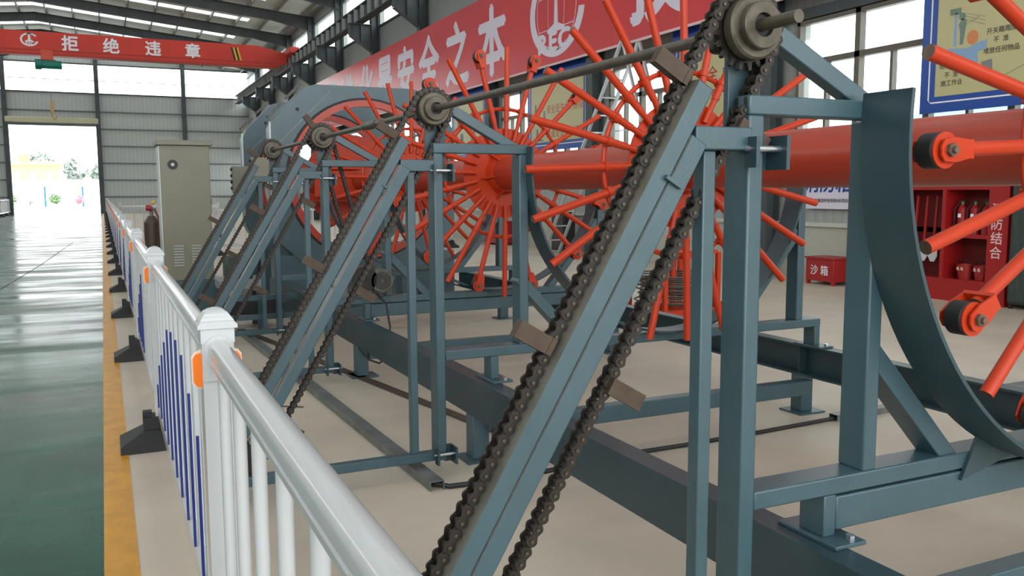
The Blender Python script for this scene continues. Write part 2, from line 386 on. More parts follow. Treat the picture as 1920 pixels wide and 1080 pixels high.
# ------------------------------------------------------------------ yard outside the door
struct(MB().box(-80, 140, YE+0.15, 220, -0.3, -0.02).build('ground', GRND))
struct(MB().box(-80, -17.5, -20, YE+0.15, -0.3, -0.02).build('ground', GRND))
struct(MB().box(11.2, 140, -20, YE+0.15, -0.3, -0.02).build('ground', GRND))
struct(MB().box(-40, 60, 126, 126.3, 0, 3.3).build('wall_yard', WALLX))
yf = thing('yard_fence', 'low yard fence with thin blue posts seen through the far doorway', 'fence', (-3, 112, 0))
for i in range(-3, 5):
    x = -5.9+i*3.85; MB().cyl((x, 112, 0), (x, 112, 2.3), 0.1, 8).build('post', FENB, yf)
for z in (0.35, 2.25): MB().box(-18, 12, 111.98, 112.02, z-0.015, z+0.015).build('wire_rail', GALV, yf)
def shrub(x, y, r, lab, m, flower=False):
    t = thing('potted_shrub', lab, 'plant', (x, y, 0), 'potted plants along the yard fence')
    MB().cyl((x, y, 0), (x, y, 0.35), 0.2, 10, 0.27).build('pot', POT, t)
    c = MB(); rnd = random.Random(int(x*31)+7)
    for i in range(150):
        p = Vector((rnd.gauss(0, 1), rnd.gauss(0, 1), rnd.gauss(0, 1))).normalized()*r*rnd.uniform(0.5, 1.0)+Vector((x, y, 0.3+r))
        a = Vector((rnd.uniform(-1, 1), rnd.uniform(-1, 1), rnd.uniform(-1, 1))).normalized()*0.16; b = a.orthogonal().normalized()*0.08
        c.add([p-a, p+b, p+a, p-b], [(0,1,2,3)])
    o = c.build('foliage', m, t); o['kind'] = 'stuff'
shrub(-9.0, 108.5, 0.62, 'round green shrub in a pot, left of the two seen in the doorway', LEAF)
shrub(-4.75, 108.5, 0.62, 'round green shrub in a pot, right of the two seen in the doorway', LEAF)
shrub(-2.3, 108.5, 0.5, 'potted plant with pink flowers by the right door jamb', FLOWP)
shrub(-10.3, 108.5, 0.22, 'tiny pale potted plant near the left door jamb', POT)
shrub(-7.1, 108.5, 0.22, 'tiny grey potted plant midway across the doorway', POT)
b = thing('far_building', 'long low ochre building beyond the white yard wall', 'building', (-14, 170, 0))
MB().box(-21.5, -6.4, 168, 178, 0, 6.3).build('wall', BLDY, b); MB().box(-21.8, -6.1, 167.6, 178.4, 6.3, 6.9).build('roof', mat('far_roof_tan', (206, 176, 130), 0.8), b)
MB().box(-20.8, -19.9, 170, 174, 6.9, 8.3).build('roof_house', BLDY, b); MB().box(-12.6, -11.2, 170, 174, 6.9, 8.3).build('roof_house', BLDY, b)
for x in (-20, -17.6, -15.2, -12.8, -10.4, -8.0): MB().box(x-0.5, x+0.5, 167.9, 168.05, 3.4, 5.2).build('window', mat('far_window', (190, 186, 180), 0.5), b)
def tree(x, y, r, h, lab):
    t = thing('far_tree', lab, 'tree', (x, y, 0), 'trees beyond the yard wall'); c = MB(); rnd = random.Random(int(x*13)+3)
    MB().cyl((x, y, 0), (x, y, h*0.6), 0.25, 8, 0.15).build('trunk', mat('far_trunk', (130, 120, 108), 0.8), t)
    for i in range(420):
        p = Vector((rnd.gauss(0, 1), rnd.gauss(0, 1), rnd.gauss(0, 0.8))).normalized()*r*rnd.uniform(0.3, 1.0)**0.5+Vector((x, y, h-r))
        a = Vector((rnd.uniform(-1, 1), rnd.uniform(-1, 1), rnd.uniform(-1, 1))).normalized()*0.6; bb = a.orthogonal().normalized()*0.35
        c.add([p-a, p+bb, p+a, p-bb], [(0,1,2,3)])
    c.build('foliage', TREE, t)['kind'] = 'stuff'
tree(-10.4, 190, 3.0, 9.6, 'round dark grey-green tree behind the ochre building')
tree(-4.6, 200, 2.4, 8.6, 'smaller pale tree right of the ochre building')
tree(0.6, 186, 2.6, 7.8, 'pale tree seen beside the right door jamb')
sh_ = thing('blue_shed', 'pale blue site shed outside the nearest visible window', 'shed', (66, 44, 0))
MB().box(60, 72, 36, 52, -0.1, 7.2).build('wall', mat('pale_blue_sheet', (158, 192, 212), 0.6), sh_)
MB().prism([(35.7, 7.2), (52.3, 7.2), (44, 8.6)], lambda a, b, q: (q, a, b), 59.7, 72.3).build('roof', mat('blue_roof_sheet', (146, 186, 212), 0.6), sh_)
fl = thing('cyan_flag', 'cyan flag on a pole in front of the ochre building', 'flag', (-13.2, 150, 0))
MB().cyl((-13.2, 150, 0), (-13.2, 150, 7.6), 0.05, 8).build('pole', GALV, fl)
MB().prism([(-13.9, 4.0), (-12.5, 4.0), (-12.6, 6.4), (-13.0, 7.5), (-13.5, 7.3), (-13.9, 5.8)], lambda a, b, q: (a, 150+q, b), 0.06, 0.12).build('cloth', CYAN, fl)
fl = thing('pink_flag', 'pink flag on a pole near the right door jamb', 'flag', (-3.0, 150, 0))
MB().cyl((-3.0, 150, 0), (-3.0, 150, 7.4), 0.05, 8).build('pole', GALV, fl)
MB().prism([(-3.3, 4.8), (-2.4, 4.6), (-2.3, 7.0), (-3.2, 7.2)], lambda a, b, q: (a, 150+q, b), 0.06, 0.12).build('cloth', mat('pink_flag_cloth', (236, 190, 214), 0.6), fl)

# ================================================================== BRIDGE CRANE
YC, CDZ = 49.5, -0.2
cr = thing('bridge_crane', 'red overhead bridge crane girder with white lettering across the hall', 'crane', (0, YC, 8.45))
g = MB(); xa, xb = -16.0, 9.6
prof = [(xa, 8.75), (xa, 9.3), (xa+1.5, 9.62), (8.0, 9.62), (9.55, 9.28), (9.55, 8.75), (8.9, 8.55), (-15, 8.55)]
g.prism(prof, lambda a, b, q: (a, YC+q, b), -0.22, 0.22); g.build('girder', CRANE, cr)
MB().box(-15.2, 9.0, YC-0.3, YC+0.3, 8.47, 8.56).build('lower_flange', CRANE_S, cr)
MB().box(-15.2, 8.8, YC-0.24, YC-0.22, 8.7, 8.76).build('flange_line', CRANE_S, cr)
e = MB(); e.box(9.5, 10.0, YC-1.4, YC+1.4, 9.18, 9.5); e.build('end_carriage', CRANE, cr, 0.03)
for y in (-1.1, 1.1): MB().cyl((9.72, YC+y, 9.26), (9.88, YC+y, 9.26), 0.16, 14).build('wheel', HUBM, cr)
for ch, x in (('拒', -1.08), ('绝', 0.78), ('违', 2.75), ('章', 4.68)):
    text(ch, 0.78, (x, YC-0.224, 9.14), FRONTTXT, WHITE, cr, bold=0.022)
lg = MB(); cx, cz = -2.85, 9.2
def ringpoly(mb, c, r0, r1, a0, a1, fn, n=28, sy=1.0, d0=0.0, d1=0.002):
    for i in range(n):
        t0 = a0+(a1-a0)*i/n; t1 = a0+(a1-a0)*(i+1)/n
        q = [(c[0]+r*math.cos(t), c[1]+r*sy*math.sin(t)) for r, t in ((r0, t0), (r1, t0), (r1, t1), (r0, t1))]
        mb.prism(q, fn, d0, d1)
fnc = lambda a, b, q: (a, YC-0.224-q, b)
ringpoly(lg, (cx, cz), 0.31, 0.4, math.radians(35), math.radians(345), fnc, sy=0.8)
lg.prism([(cx-0.22, cz-0.1), (cx+0.22, cz-0.1), (cx+0.06, cz), (cx+0.04, cz+0.3), (cx-0.04, cz+0.3), (cx-0.06, cz)], fnc, 0, 0.002)
lg.box(cx-0.1, cx+0.1, YC-0.226, YC-0.224, cz+0.26, cz+0.31)
lg.build('emblem', WHITE, cr)
text('REC', 0.22, (cx+0.02, YC-0.224, cz-0.17), FRONTTXT, WHITE, cr, bold=0.006, shear=0.2)
for i, m in enumerate((HATCH, HATCHY, HATCH, HATCHY)):
    x = 6.6+0.1*i
    MB().prism([(x, 9.45), (x+0.1, 9.45), (x+0.26, 8.78), (x+0.16, 8.78)], lambda a, b, q: (a, YC-0.224-q, b), 0, 0.003).build('warning_stripe', m, cr)
ho = thing('electric_hoist', 'green electric hoist hanging under the red crane girder', 'hoist', (-2.55, YC, 8.1))
MB().box(-2.85, -2.3, YC-0.35, YC+0.35, 8.25, 8.75).build('trolley', mat('hoist_trolley_red', (214, 84, 60), 0.5), ho, 0.03)
MB().cyl((-3.05, YC-0.1, 8.05), (-1.95, YC-0.1, 8.05), 0.2, 16).build('drum', HOIST, ho)
MB().box(-3.0, -2.2, YC-0.28, YC+0.1, 8.0, 8.28).build('housing', HOIST, ho, 0.03)
MB().cyl((-3.12, YC-0.1, 8.05), (-2.85, YC-0.1, 8.05), 0.25, 16).build('motor', HOIST, ho)
MB().cyl((-2.55, YC, 7.9), (-2.5, YC, 6.3), 0.012, 6).build('rope', GALV, ho)
hk = MB().box(-2.58, -2.42, YC-0.06, YC+0.06, 5.7, 6.3); hk.tube([(-2.5, YC, 5.72), (-2.5, YC, 5.5), (-2.38, YC, 5.38), (-2.3, YC, 5.5), (-2.33, YC, 5.6)], 0.04)
hk.build('hook_block', mat('hook_yellow', (188, 160, 90), 0.5), ho)
tag(MB().tube([(-5.5, YC+0.1, 8.5), (-4.8, YC+0.1, 8.25), (-4.0, YC+0.1, 8.22), (-3.3, YC+0.1, 8.4)], 0.025).build('hoist_cable', BLACK), 'black supply cable looping under the red crane girder', 'cable')

cr.location.z += CDZ; ho.location.z += CDZ; ho.location.x += 0.45

# ================================================================== BANNER AND POSTERS
XB = 10.3
ba = thing('safety_banner', 'long red banner with white characters along the right wall', 'banner', (XB, 25, 5.9))
MB().box(XB, XB+0.02, 6.0, 46.0, 4.66, 7.1).build('cloth', BANNER, ba)
MB().box(XB-0.008, XB+0.028, 6.0, 46.0, 4.62, 4.67).build('hem', mat('banner_hem', (226, 190, 190), 0.5), ba)
for ch, y, z in (('标', 42.2, 5.85), ('准', 39.2, 5.83), ('化', 36.2, 5.83), ('是', 33.6, 5.83), ('安', 31.0, 5.83), ('全', 28.5, 5.83), ('之', 25.9, 5.83), ('本', 23.2, 5.8), ('技', 15.0, 5.95), ('术', 12.0, 5.95)):
    text(ch, 2.05, (XB-0.003, y, z), WALLTXT, BANTXT, ba, bold=0.07, sx=1.0)
lg = MB(); fw = lambda a, b, q: (XB-0.003-q, a, b)
c = (19.3, 5.95)
def ell(r0, r1, a0, a1, sy, n=40, cc=c):
    for i in range(n):
        t0 = a0+(a1-a0)*i/n; t1 = a0+(a1-a0)*(i+1)/n
        q = [(cc[0]-r*math.cos(t), cc[1]+r*sy*math.sin(t)) for r, t in ((r0, t0), (r1, t0), (r1, t1), (r0, t1))]
        lg.prism(q, fw, 0, 0.003)
ell(1.14, 1.42, math.radians(40), math.radians(352), 0.8)
ell(1.0, 1.02, 0, 2*PI, 0.98); 
for k in (0.42,):                                    # meridians and parallels of the globe
    for i in range(30):
        t0 = 2*PI*i/30; t1 = 2*PI*(i+1)/30
        q = [(c[0]-r*k*math.cos(t), c[1]+r*0.98*math.sin(t)) for r, t in ((1.0, t0), (1.03, t0), (1.03, t1), (1.0, t1))]
        lg.prism(q, fw, 0, 0.003)
lg.box(XB-0.006, XB-0.003, 18.4, 20.2, 5.5, 5.52); lg.box(XB-0.006, XB-0.003, 18.4, 20.2, 6.3, 6.32)
lg.prism([(18.85, 5.42), (19.75, 5.42), (19.75, 5.5), (19.4, 5.62), (19.36, 6.4), (19.24, 6.4), (19.2, 5.62), (18.85, 5.5)], fw, 0, 0.004)
lg.box(XB-0.007, XB-0.003, 18.95, 19.65, 6.4, 6.62)
lg.build('emblem', BANTXT, ba)
text('REC', 0.64, (XB-0.007, 19.4, 5.2), WALLTXT, BANTXT, ba, bold=0.03, sx=1.42, spacing=1.1)
def poster(y0, y1, z0, z1, lab):
    X = 10.6; p = thing('safety_poster', lab, 'poster', (X, (y0+y1)/2, z0), 'framed posters on the right wall')
    MB().box(X, X+0.03, y0, y1, z0, z1).build('board', PBLUE, p)
    MB().box(X-0.003, X, y0+0.24, y1-0.24, z0+0.22, z1-0.42).build('sheet', PCREAM, p)
    l = MB(); a, w = 0.13, 0.02
    for u0, u1, v0, v1 in ((y0+a+0.05, y1-a-0.05, z0+a, z0+a+w), (y0+a+0.05, y1-a-0.05, z1-0.3, z1-0.3+w), (y0+a, y0+a+w, z0+a+0.05, z1-0.35), (y1-a-w, y1-a, z0+a+0.05, z1-0.35)):
        l.box(X-0.003, X, u0, u1, v0, v1)
    l.bar((X-0.0015, y1-a-0.01, z0+a+0.05), (X-0.0015, y1-a-0.05, z0+a+0.01), 0.02, 0.003); l.bar((X-0.0015, y0+a+0.01, z0+a+0.05), (X-0.0015, y0+a+0.05, z0+a+0.01), 0.02, 0.003)
    l.build('border_line', WHITE, p)
    return p, X-0.004
p1, xp = poster(5.95, 8.87, 2.57, 4.75, 'cream poster in a blue frame above the red fire cabinet')
for bd, s, y, z in (('开关箱周围', 0.085, 7.67, 3.56), ('不  准', 0.085, 7.67, 3.44), ('堆放任何物品', 0.085, 7.66, 3.31), ('在高压线下', 0.085, 8.36, 3.2), ('不  准', 0.085, 8.38, 3.07), ('施工作业', 0.085, 8.37, 2.96)):
    text(bd, s, (xp, y, z), WALLTXT, INK, p1, bold=0.001)
fx = lambda a, b, q: (xp-q, a, b)
il = MB(); il.prism([(8.32, 3.44), (8.37, 3.44), (8.36, 3.88), (8.33, 3.88)], fx, 0, 0.002)
il.prism([(8.44, 3.42), (8.05, 3.38), (8.05, 3.3), (8.5, 3.3)], fx, 0, 0.002); il.prism([(8.22, 3.36), (8.0, 3.44), (7.86, 3.46), (7.88, 3.34), (8.0, 3.32), (7.98, 3.18), (8.12, 3.12), (8.22, 3.26)], fx, 0, 0.0025)
il.build('picture_platform', PINK_B, p1)
il = MB(); il.prism([(8.22, 3.45), (8.27, 3.45), (8.27, 3.6), (8.3, 3.72), (8.24, 3.8), (8.18, 3.76), (8.2, 3.6)], fx, 0, 0.002); il.prism([(8.25-0.05*math.cos(2*PI*i/10), 3.82+0.05*math.sin(2*PI*i/10)) for i in range(10)], fx, 0, 0.002)
for z in (0, 0.05, 0.1): il.bar((xp-0.001, 8.42, 3.92-z*0.6), (xp-0.001, 7.9, 3.76-z), 0.008, 0.002)
il.bar((xp-0.001, 7.98, 3.78), (xp-0.001, 8.2, 3.7), 0.008, 0.002); il.box(xp-0.002, xp, 8.27, 8.44, 3.86, 3.94)
il.build('picture_worker', mat('poster_grey_green', (112, 132, 118), 0.5), p1)
MB().prism([(8.08-0.085*math.cos(2*PI*i/14), 3.52+0.095*math.sin(2*PI*i/14)) for i in range(14)], fx, 0, 0.002).build('picture_ball', INKO, p1)
il = MB(); il.prism([(7.95, 2.98), (7.76, 2.96), (7.78, 3.2), (7.93, 3.18)], fx, 0, 0.002); il.bar((xp-0.001, 7.8, 2.96), (xp-0.001, 7.5, 2.86), 0.01, 0.002); il.bar((xp-0.001, 7.62, 2.96), (xp-0.001, 7.3, 3.08), 0.01, 0.002); il.prism([(7.66, 2.86), (7.52, 2.86), (7.56, 2.94), (7.62, 2.94)], fx, 0, 0.002)
il.build('picture_box', mat('poster_grey', (128, 126, 130), 0.5), p1)
p3, _ = poster(11.95, 14.85, 2.57, 4.75, 'cream poster in a blue frame partly hidden behind the nearest sprocket')
text('全', 0.3, (xp, 13.55, 3.72), WALLTXT, INKR, p3, bold=0.004); text('章', 0.3, (xp, 13.45, 3.3), WALLTXT, INKR, p3, bold=0.004); text('督', 0.3, (xp, 13.12, 3.7), WALLTXT, PBLUE, p3, bold=0.002)
p2, _ = poster(18.22, 21.5, 2.57, 4.75, 'cream poster with two red lines of writing in a blue frame')
text('安全是生命的源泉', 0.24, (xp, 19.4, 3.62), WALLTXT, INKR, p2); text('质量是发展的保障', 0.24, (xp, 19.4, 3.0), WALLTXT, INKR, p2)
PSL = mat('poster_slate', (120, 122, 134), 0.5)
for y, z, w, h in ((21.0, 3.6, 0.12, 0.4), (20.75, 3.7, 0.14, 0.16), (20.5, 3.5, 0.1, 0.2), (20.9, 3.0, 0.14, 0.3), (20.6, 3.05, 0.3, 0.14), (20.7, 2.85, 0.3, 0.05)):
    MB().prism([(y-w/2, z-h/2), (y+w/2, z-h/2), (y+w/2*0.7, z+h/2), (y-w/2*0.7, z+h/2)], fx, 0, 0.002).build('picture', PSL, p2)
p4, _ = poster(24.3, 27.2, 2.57, 4.75, 'farthest cream poster in a blue frame, above the middle sprockets')
for y, z in ((26.5, 3.7), (26.3, 3.2), (25.6, 3.6), (25.2, 3.5), (25.4, 3.1)): MB().prism([(y-0.15, z-0.16), (y+0.15, z-0.16), (y+0.1, z+0.16), (y-0.1, z+0.16)], fx, 0, 0.002).build('picture', PSL, p4)
nb = thing('notice_board', 'white notice board with blue writing above the sand box', 'sign', (10.68, 10.7, 1.2))
MB().box(10.68, 10.74, 9.9, 11.16, 1.2, 1.9).build('board', BOARDW, nb)
text('消防箱', 0.34, (10.678, 10.62, 1.63), WALLTXT, PBLUE, nb, bold=0.008, shear=0.15)
text('中铁六局集团呼张铁路9标项目经理部', 0.068, (10.678, 10.55, 1.335), WALLTXT, INK, nb, bold=0.001)

# ================================================================== THINGS ALONG THE RIGHT WALL
sb = thing('sand_box', 'red fire sand box on short legs below the notice board', 'box', (10.5, 10.37, 0))
MB().box(10.3, 10.72, 10.07, 10.66, 0.06, 0.41).build('body', RED, sb, 0.006)
MB().box(10.28, 10.74, 10.05, 10.68, 0.41, 0.44).build('lid', RED, sb, 0.005)
for x in (10.33, 10.69):
    for y in (10.1, 10.63): MB().box(x-0.025, x+0.025, y-0.025, y+0.025, 0, 0.06).build('leg', RED, sb)
text('沙 箱', 0.17, (10.298, 10.37, 0.235), WALLTXT, WHITE, sb, bold=0.001)
fc = thing('fire_cabinet', 'open red fire-fighting cabinet with shelves by the right wall', 'cabinet', (10.5, 7.9, 0))
x0, x1 = 10.35, 10.74
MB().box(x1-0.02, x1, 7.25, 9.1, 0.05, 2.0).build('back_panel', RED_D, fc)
MB().box(x0, x1, 7.25, 7.53, 0, 2.0).build('side_pillar', RED, fc)
MB().box(x0, x1, 9.0, 9.1, 0, 2.0).build('side_panel', RED, fc)
MB().box(x0, x1, 7.53, 9.0, 0, 0.3).build('base_panel', RED, fc)
MB().box(x0, x1, 7.53, 9.0, 1.5, 1.56).build('top_rail', RED, fc)
MB().box(x0, x1, 7.53, 9.0, 1.94, 2.0).build('top_panel', RED, fc)
MB().box(x0, x1, 8.16, 8.22, 0.3, 1.5).build('divider', RED, fc)
MB().box(x0, x1-0.02, 7.53, 8.16, 0.86, 0.91).build('shelf', RED, fc)
for i, ch in enumerate('消防结合'): text(ch, 0.17, (x0-0.002, 7.4, 1.25-0.185*i), WALLTXT, mat('pillar_lettering', (226, 190, 190), 0.5), fc, bold=0.002)
for i, y in enumerate((8.02, 7.83, 7.66)):
    e = thing('fire_extinguisher', 'red fire extinguisher on the cabinet shelf, %s of three' % ('leftmost', 'middle', 'rightmost')[i], 'extinguisher', (10.5, y, 0.91), 'extinguishers in the red cabinet')
    m = MB(); m.cyl((10.5, y, 0.91), (10.5, y, 1.25), 0.062, 14); m.cyl((10.5, y, 1.25), (10.5, y, 1.3), 0.062, 14, 0.025); m.build('cylinder', RED, e)
    MB().cyl((10.5, y, 1.3), (10.5, y, 1.34), 0.02, 10).build('valve', mat('brass_green', (90, 120, 70), 0.5), e)
    MB().bar((10.5, y-0.05, 1.36), (10.5, y+0.05, 1.34), 0.02, 0.012).build('handle', BLACK, e)
    MB().box(10.436, 10.439, y-0.025, y+0.02, 1.13, 1.18).build('label', WHITE, e)
    MB().tube([(10.47, y+0.02, 1.32), (10.43, y+0.06, 1.25), (10.43, y+0.06, 1.0)], 0.01, 6).build('hose', BLACK, e)
for i, y in enumerate((7.93, 7.68)):
    e = thing('fire_bucket', 'red bucket at the bottom of the cabinet, %s' % ('left of two', 'right of two')[i], 'bucket', (10.5, y, 0.3), 'buckets in the red cabinet')
    m = MB(); m.revolve([(0.085, 0), (0.115, 0.2), (0.108, 0.2), (0.08, 0.01), (0.0, 0.01), (0.0, 0)], (0, 0, 0), 18)
    m.v = [Vector((10.5+p.x, y+p.z, 0.3+p.y)) for p in m.v]; m.build('pail', mat('bucket_red', (150, 34, 30), 0.4), e)
    MB().tube([(10.5, y-0.11, 0.49), (10.46, y-0.06, 0.56), (10.46, y+0.06, 0.56), (10.5, y+0.11, 0.49)], 0.006, 6).build('handle', BLACK, e)
    l = MB(); fb = lambda a, b, q: (10.388-q, a, b)
    for dy in (-0.03, 0.03): l.prism([(y+dy-0.022, 0.42), (y+dy+0.022, 0.43), (y+dy+0.015, 0.47), (y+dy-0.015, 0.465)], fb, 0, 0.003)
    l.build('label', mat('bucket_print', (200, 160, 150), 0.5), e)
for i, y in enumerate((8.78, 8.62, 8.46)):
    e = thing('fire_shovel', 'red-handled shovel hanging in the left bay of the cabinet, %s' % ('leftmost', 'middle', 'rightmost')[i], 'shovel', (10.5, y, 0.5), 'shovels in the red cabinet')
    MB().cyl((10.52, y, 0.75), (10.56, y, 1.42), 0.02, 8).build('handle', RED, e)
    m = MB().prism([(y-0.07, 0.72), (y-0.075, 0.58), (y-0.03, 0.5), (y+0.03, 0.5), (y+0.075, 0.58), (y+0.07, 0.72)], lambda a, b, q: (10.5+q, a, b), 0, 0.012); m.build('blade', mat('shovel_white', (200, 204, 206), 0.4), e)
sl = thing('stepladder', 'tall aluminium stepladder by the windows on the right wall', 'ladder', (9.8, 16.2, 0))
ALU = mat('aluminium', (196, 198, 200), 0.35, 0.6)
for x in (9.6, 10.0):
    MB().bar((x, 15.2, 4.5), (x, 18.6, 0.0), 0.06, 0.05).build('rail', ALU, sl); MB().bar((x, 15.15, 4.5), (x, 13.2, 0.0), 0.05, 0.05).build('rear_rail', ALU, sl)
for i in range(1, 13):
    u = i/13.0; MB().bar((9.6, 15.2+3.4*u, 4.5-4.5*u), (10.0, 15.2+3.4*u, 4.5-4.5*u), 0.05, 0.03).build('rung', ALU, sl)
MB().bar((9.8, 16.5, 2.75), (9.8, 14.4, 2.75), 0.02, 0.02).build('spreader', ALU, sl)
rb_ = thing('red_bin', 'low red box by the right wall seen between the far spokes', 'box', (10.3, 22.8, 0))
MB().box(10.0, 10.6, 22.2, 23.5, 0.05, 0.62).build('body', RED, rb_, 0.01); MB().box(9.97, 10.63, 22.17, 23.53, 0.62, 0.67).build('lid', RED, rb_)
ow = thing('wire_decoiler', 'orange steel stand holding a coil of dark wire behind the machine', 'decoiler', (6.1, 8.4, 0))
for y in (8.1, 8.7): MB().box(5.3, 6.9, y-0.05, y+0.05, 0.0, 0.14).build('base_beam', ORANGE, ow)
for x in (5.35, 6.85): MB().box(x-0.05, x+0.05, 8.1, 8.7, 0.02, 0.14).build('cross_beam', ORANGE, ow)
MB().cyl((6.05, 8.4, 0.1), (6.05, 8.4, 0.8), 0.04, 10).build('spindle', ORANGE, ow)
co = MB(); rnd = random.Random(4)
for i in range(14):
    r = 0.42+rnd.uniform(-0.05, 0.05); z = 0.2+0.025*i; co.tube([(6.05+r*math.cos(2*PI*q/20)+rnd.uniform(-.01, .01), 8.4+r*math.sin(2*PI*q/20), z) for q in range(21)], 0.01, 5)
co.build('wire_coil', mat('dark_wire', (84, 80, 74), 0.5, 0.5), ow)
for q in range(4):
    a = PI/4+q*PI/2; MB().bar((6.05+0.52*math.cos(a), 8.4+0.52*math.sin(a), 0.14), (6.05+0.52*math.cos(a), 8.4+0.52*math.sin(a), 0.8), 0.05, 0.05, (1, 0, 0)).build('upright', ORANGE, ow)
MB().bar((5.7, 8.05, 0.8), (6.4, 8.05, 0.8), 0.05, 0.05).build('top_bar', ORANGE, ow)
tp = thing('covered_rack', 'tall rack under a dark green cover beside the red fire cabinet', 'rack', (10.45, 6.75, 0))
m = MB().box(10.3, 10.69, 6.35, 7.2, 0.05, 2.0); m.build('cover', mat('dark_green_cover', (58, 72, 66), 0.7, var=0.25, vscale=9, stretch=(1, 6, 0.6)), tp, 0.05)
for x in (10.34, 10.65):
    for y in (6.4, 7.15): MB().box(x-0.02, x+0.02, y-0.02, y+0.02, 0, 0.06).build('foot', BLACK, tp)
bc = thing('black_cabinet', 'small black cabinet against the right wall beyond the middle spokes', 'cabinet', (10.4, 18.9, 0))
MB().box(10.15, 10.44, 18.55, 19.25, 0.05, 1.0).build('body', BLACK, bc, 0.01); MB().box(10.13, 10.15, 18.6, 19.2, 0.1, 0.95).build('door', VENT, bc)

# ================================================================== REBAR CAGE MACHINE
Y0 = [1.83, 4.25, 6.76, 8.93]
TH = math.radians(59.5); CU, SU = math.cos(TH), math.sin(TH)
def pt(s, t): return (CU*s-SU*t, SU*s+CU*t)                # rail coordinates -> (x, z)
T_C, S_TOP, S_BOT, R_P = -0.3675, 2.449, 0.46, 0.1004
CX, CZ = pt(S_TOP, T_C)
ORD = ('nearest', 'second', 'third', 'farthest')
XC, ZC = 3.05, 1.63

def slab(mb, y, s0, s1, t0, t1, y1, mi=0, top=None):
    a = [pt(s0, t0), pt(s1, t0), pt(s1, t1), pt(s0, t1)]
    vs = [(x, y, z) for x, z in a]+[(x, y1, z) for x, z in a]
    mb.add(vs, [(0,1,2,3),(7,6,5,4),(0,4,5,1),(1,5,6,2),(3,0,4,7)], mi)
    mb.add([vs[2], vs[3], vs[7], vs[6]], [(0,1,2,3)], mi if top is None else top)

# chain link meshes (local x along the chain, y across, z outward)
def link_mesh(w, name, inner):
    m = MB(); n = 8; P = 0.0318
    out = [(-0.0156*math.sin(PI*i/n), 0.0156*math.cos(PI*i/n)) for i in range(n+1)]
    poly = [(P/2, 0.0088)]+[(a, b) for a, b in out]+[(P/2, -0.0088)]+[(P-a, -b) for a, b in out]
    for s in (-1, 1): m.prism(poly, lambda a, b, q, s=s: (a, s*(w+q), b), 0, 0.0036)
    if inner:
        for x in (0, P): m.cyl((x, -w, 0), (x, w, 0), 0.0095, 8)
    else:
        for x in (0, P): m.cyl((x, -w-0.007, 0), (x, w+0.007, 0), 0.0048, 8, mi=1)
    return m.mesh(name, [OIL, OIL_L])
LINK = {0: link_mesh(0.0125, 'inner_link', True), 1: link_mesh(0.0168, 'outer_link', False)}
LEN = S_TOP-S_BOT; PER = 2*LEN+2*PI*R_P; NL = 148
def path(d):
    """point and direction on the chain loop: down run first (right), round the bottom, up run (left), round the top"""
    d %= PER
    if d < LEN: return S_TOP-d, T_C-R_P, PI
    d -= LEN
    if d < PI*R_P:
        a = d/R_P; return S_BOT-R_P*math.sin(a), T_C-R_P*math.cos(a), PI-a
    d -= PI*R_P
    if d < LEN: return S_BOT+d, T_C+R_P, 0
    d -= LEN; a = d/R_P
    return S_TOP+R_P*math.sin(a), T_C+R_P*math.cos(a), -a
LUGMESH = None
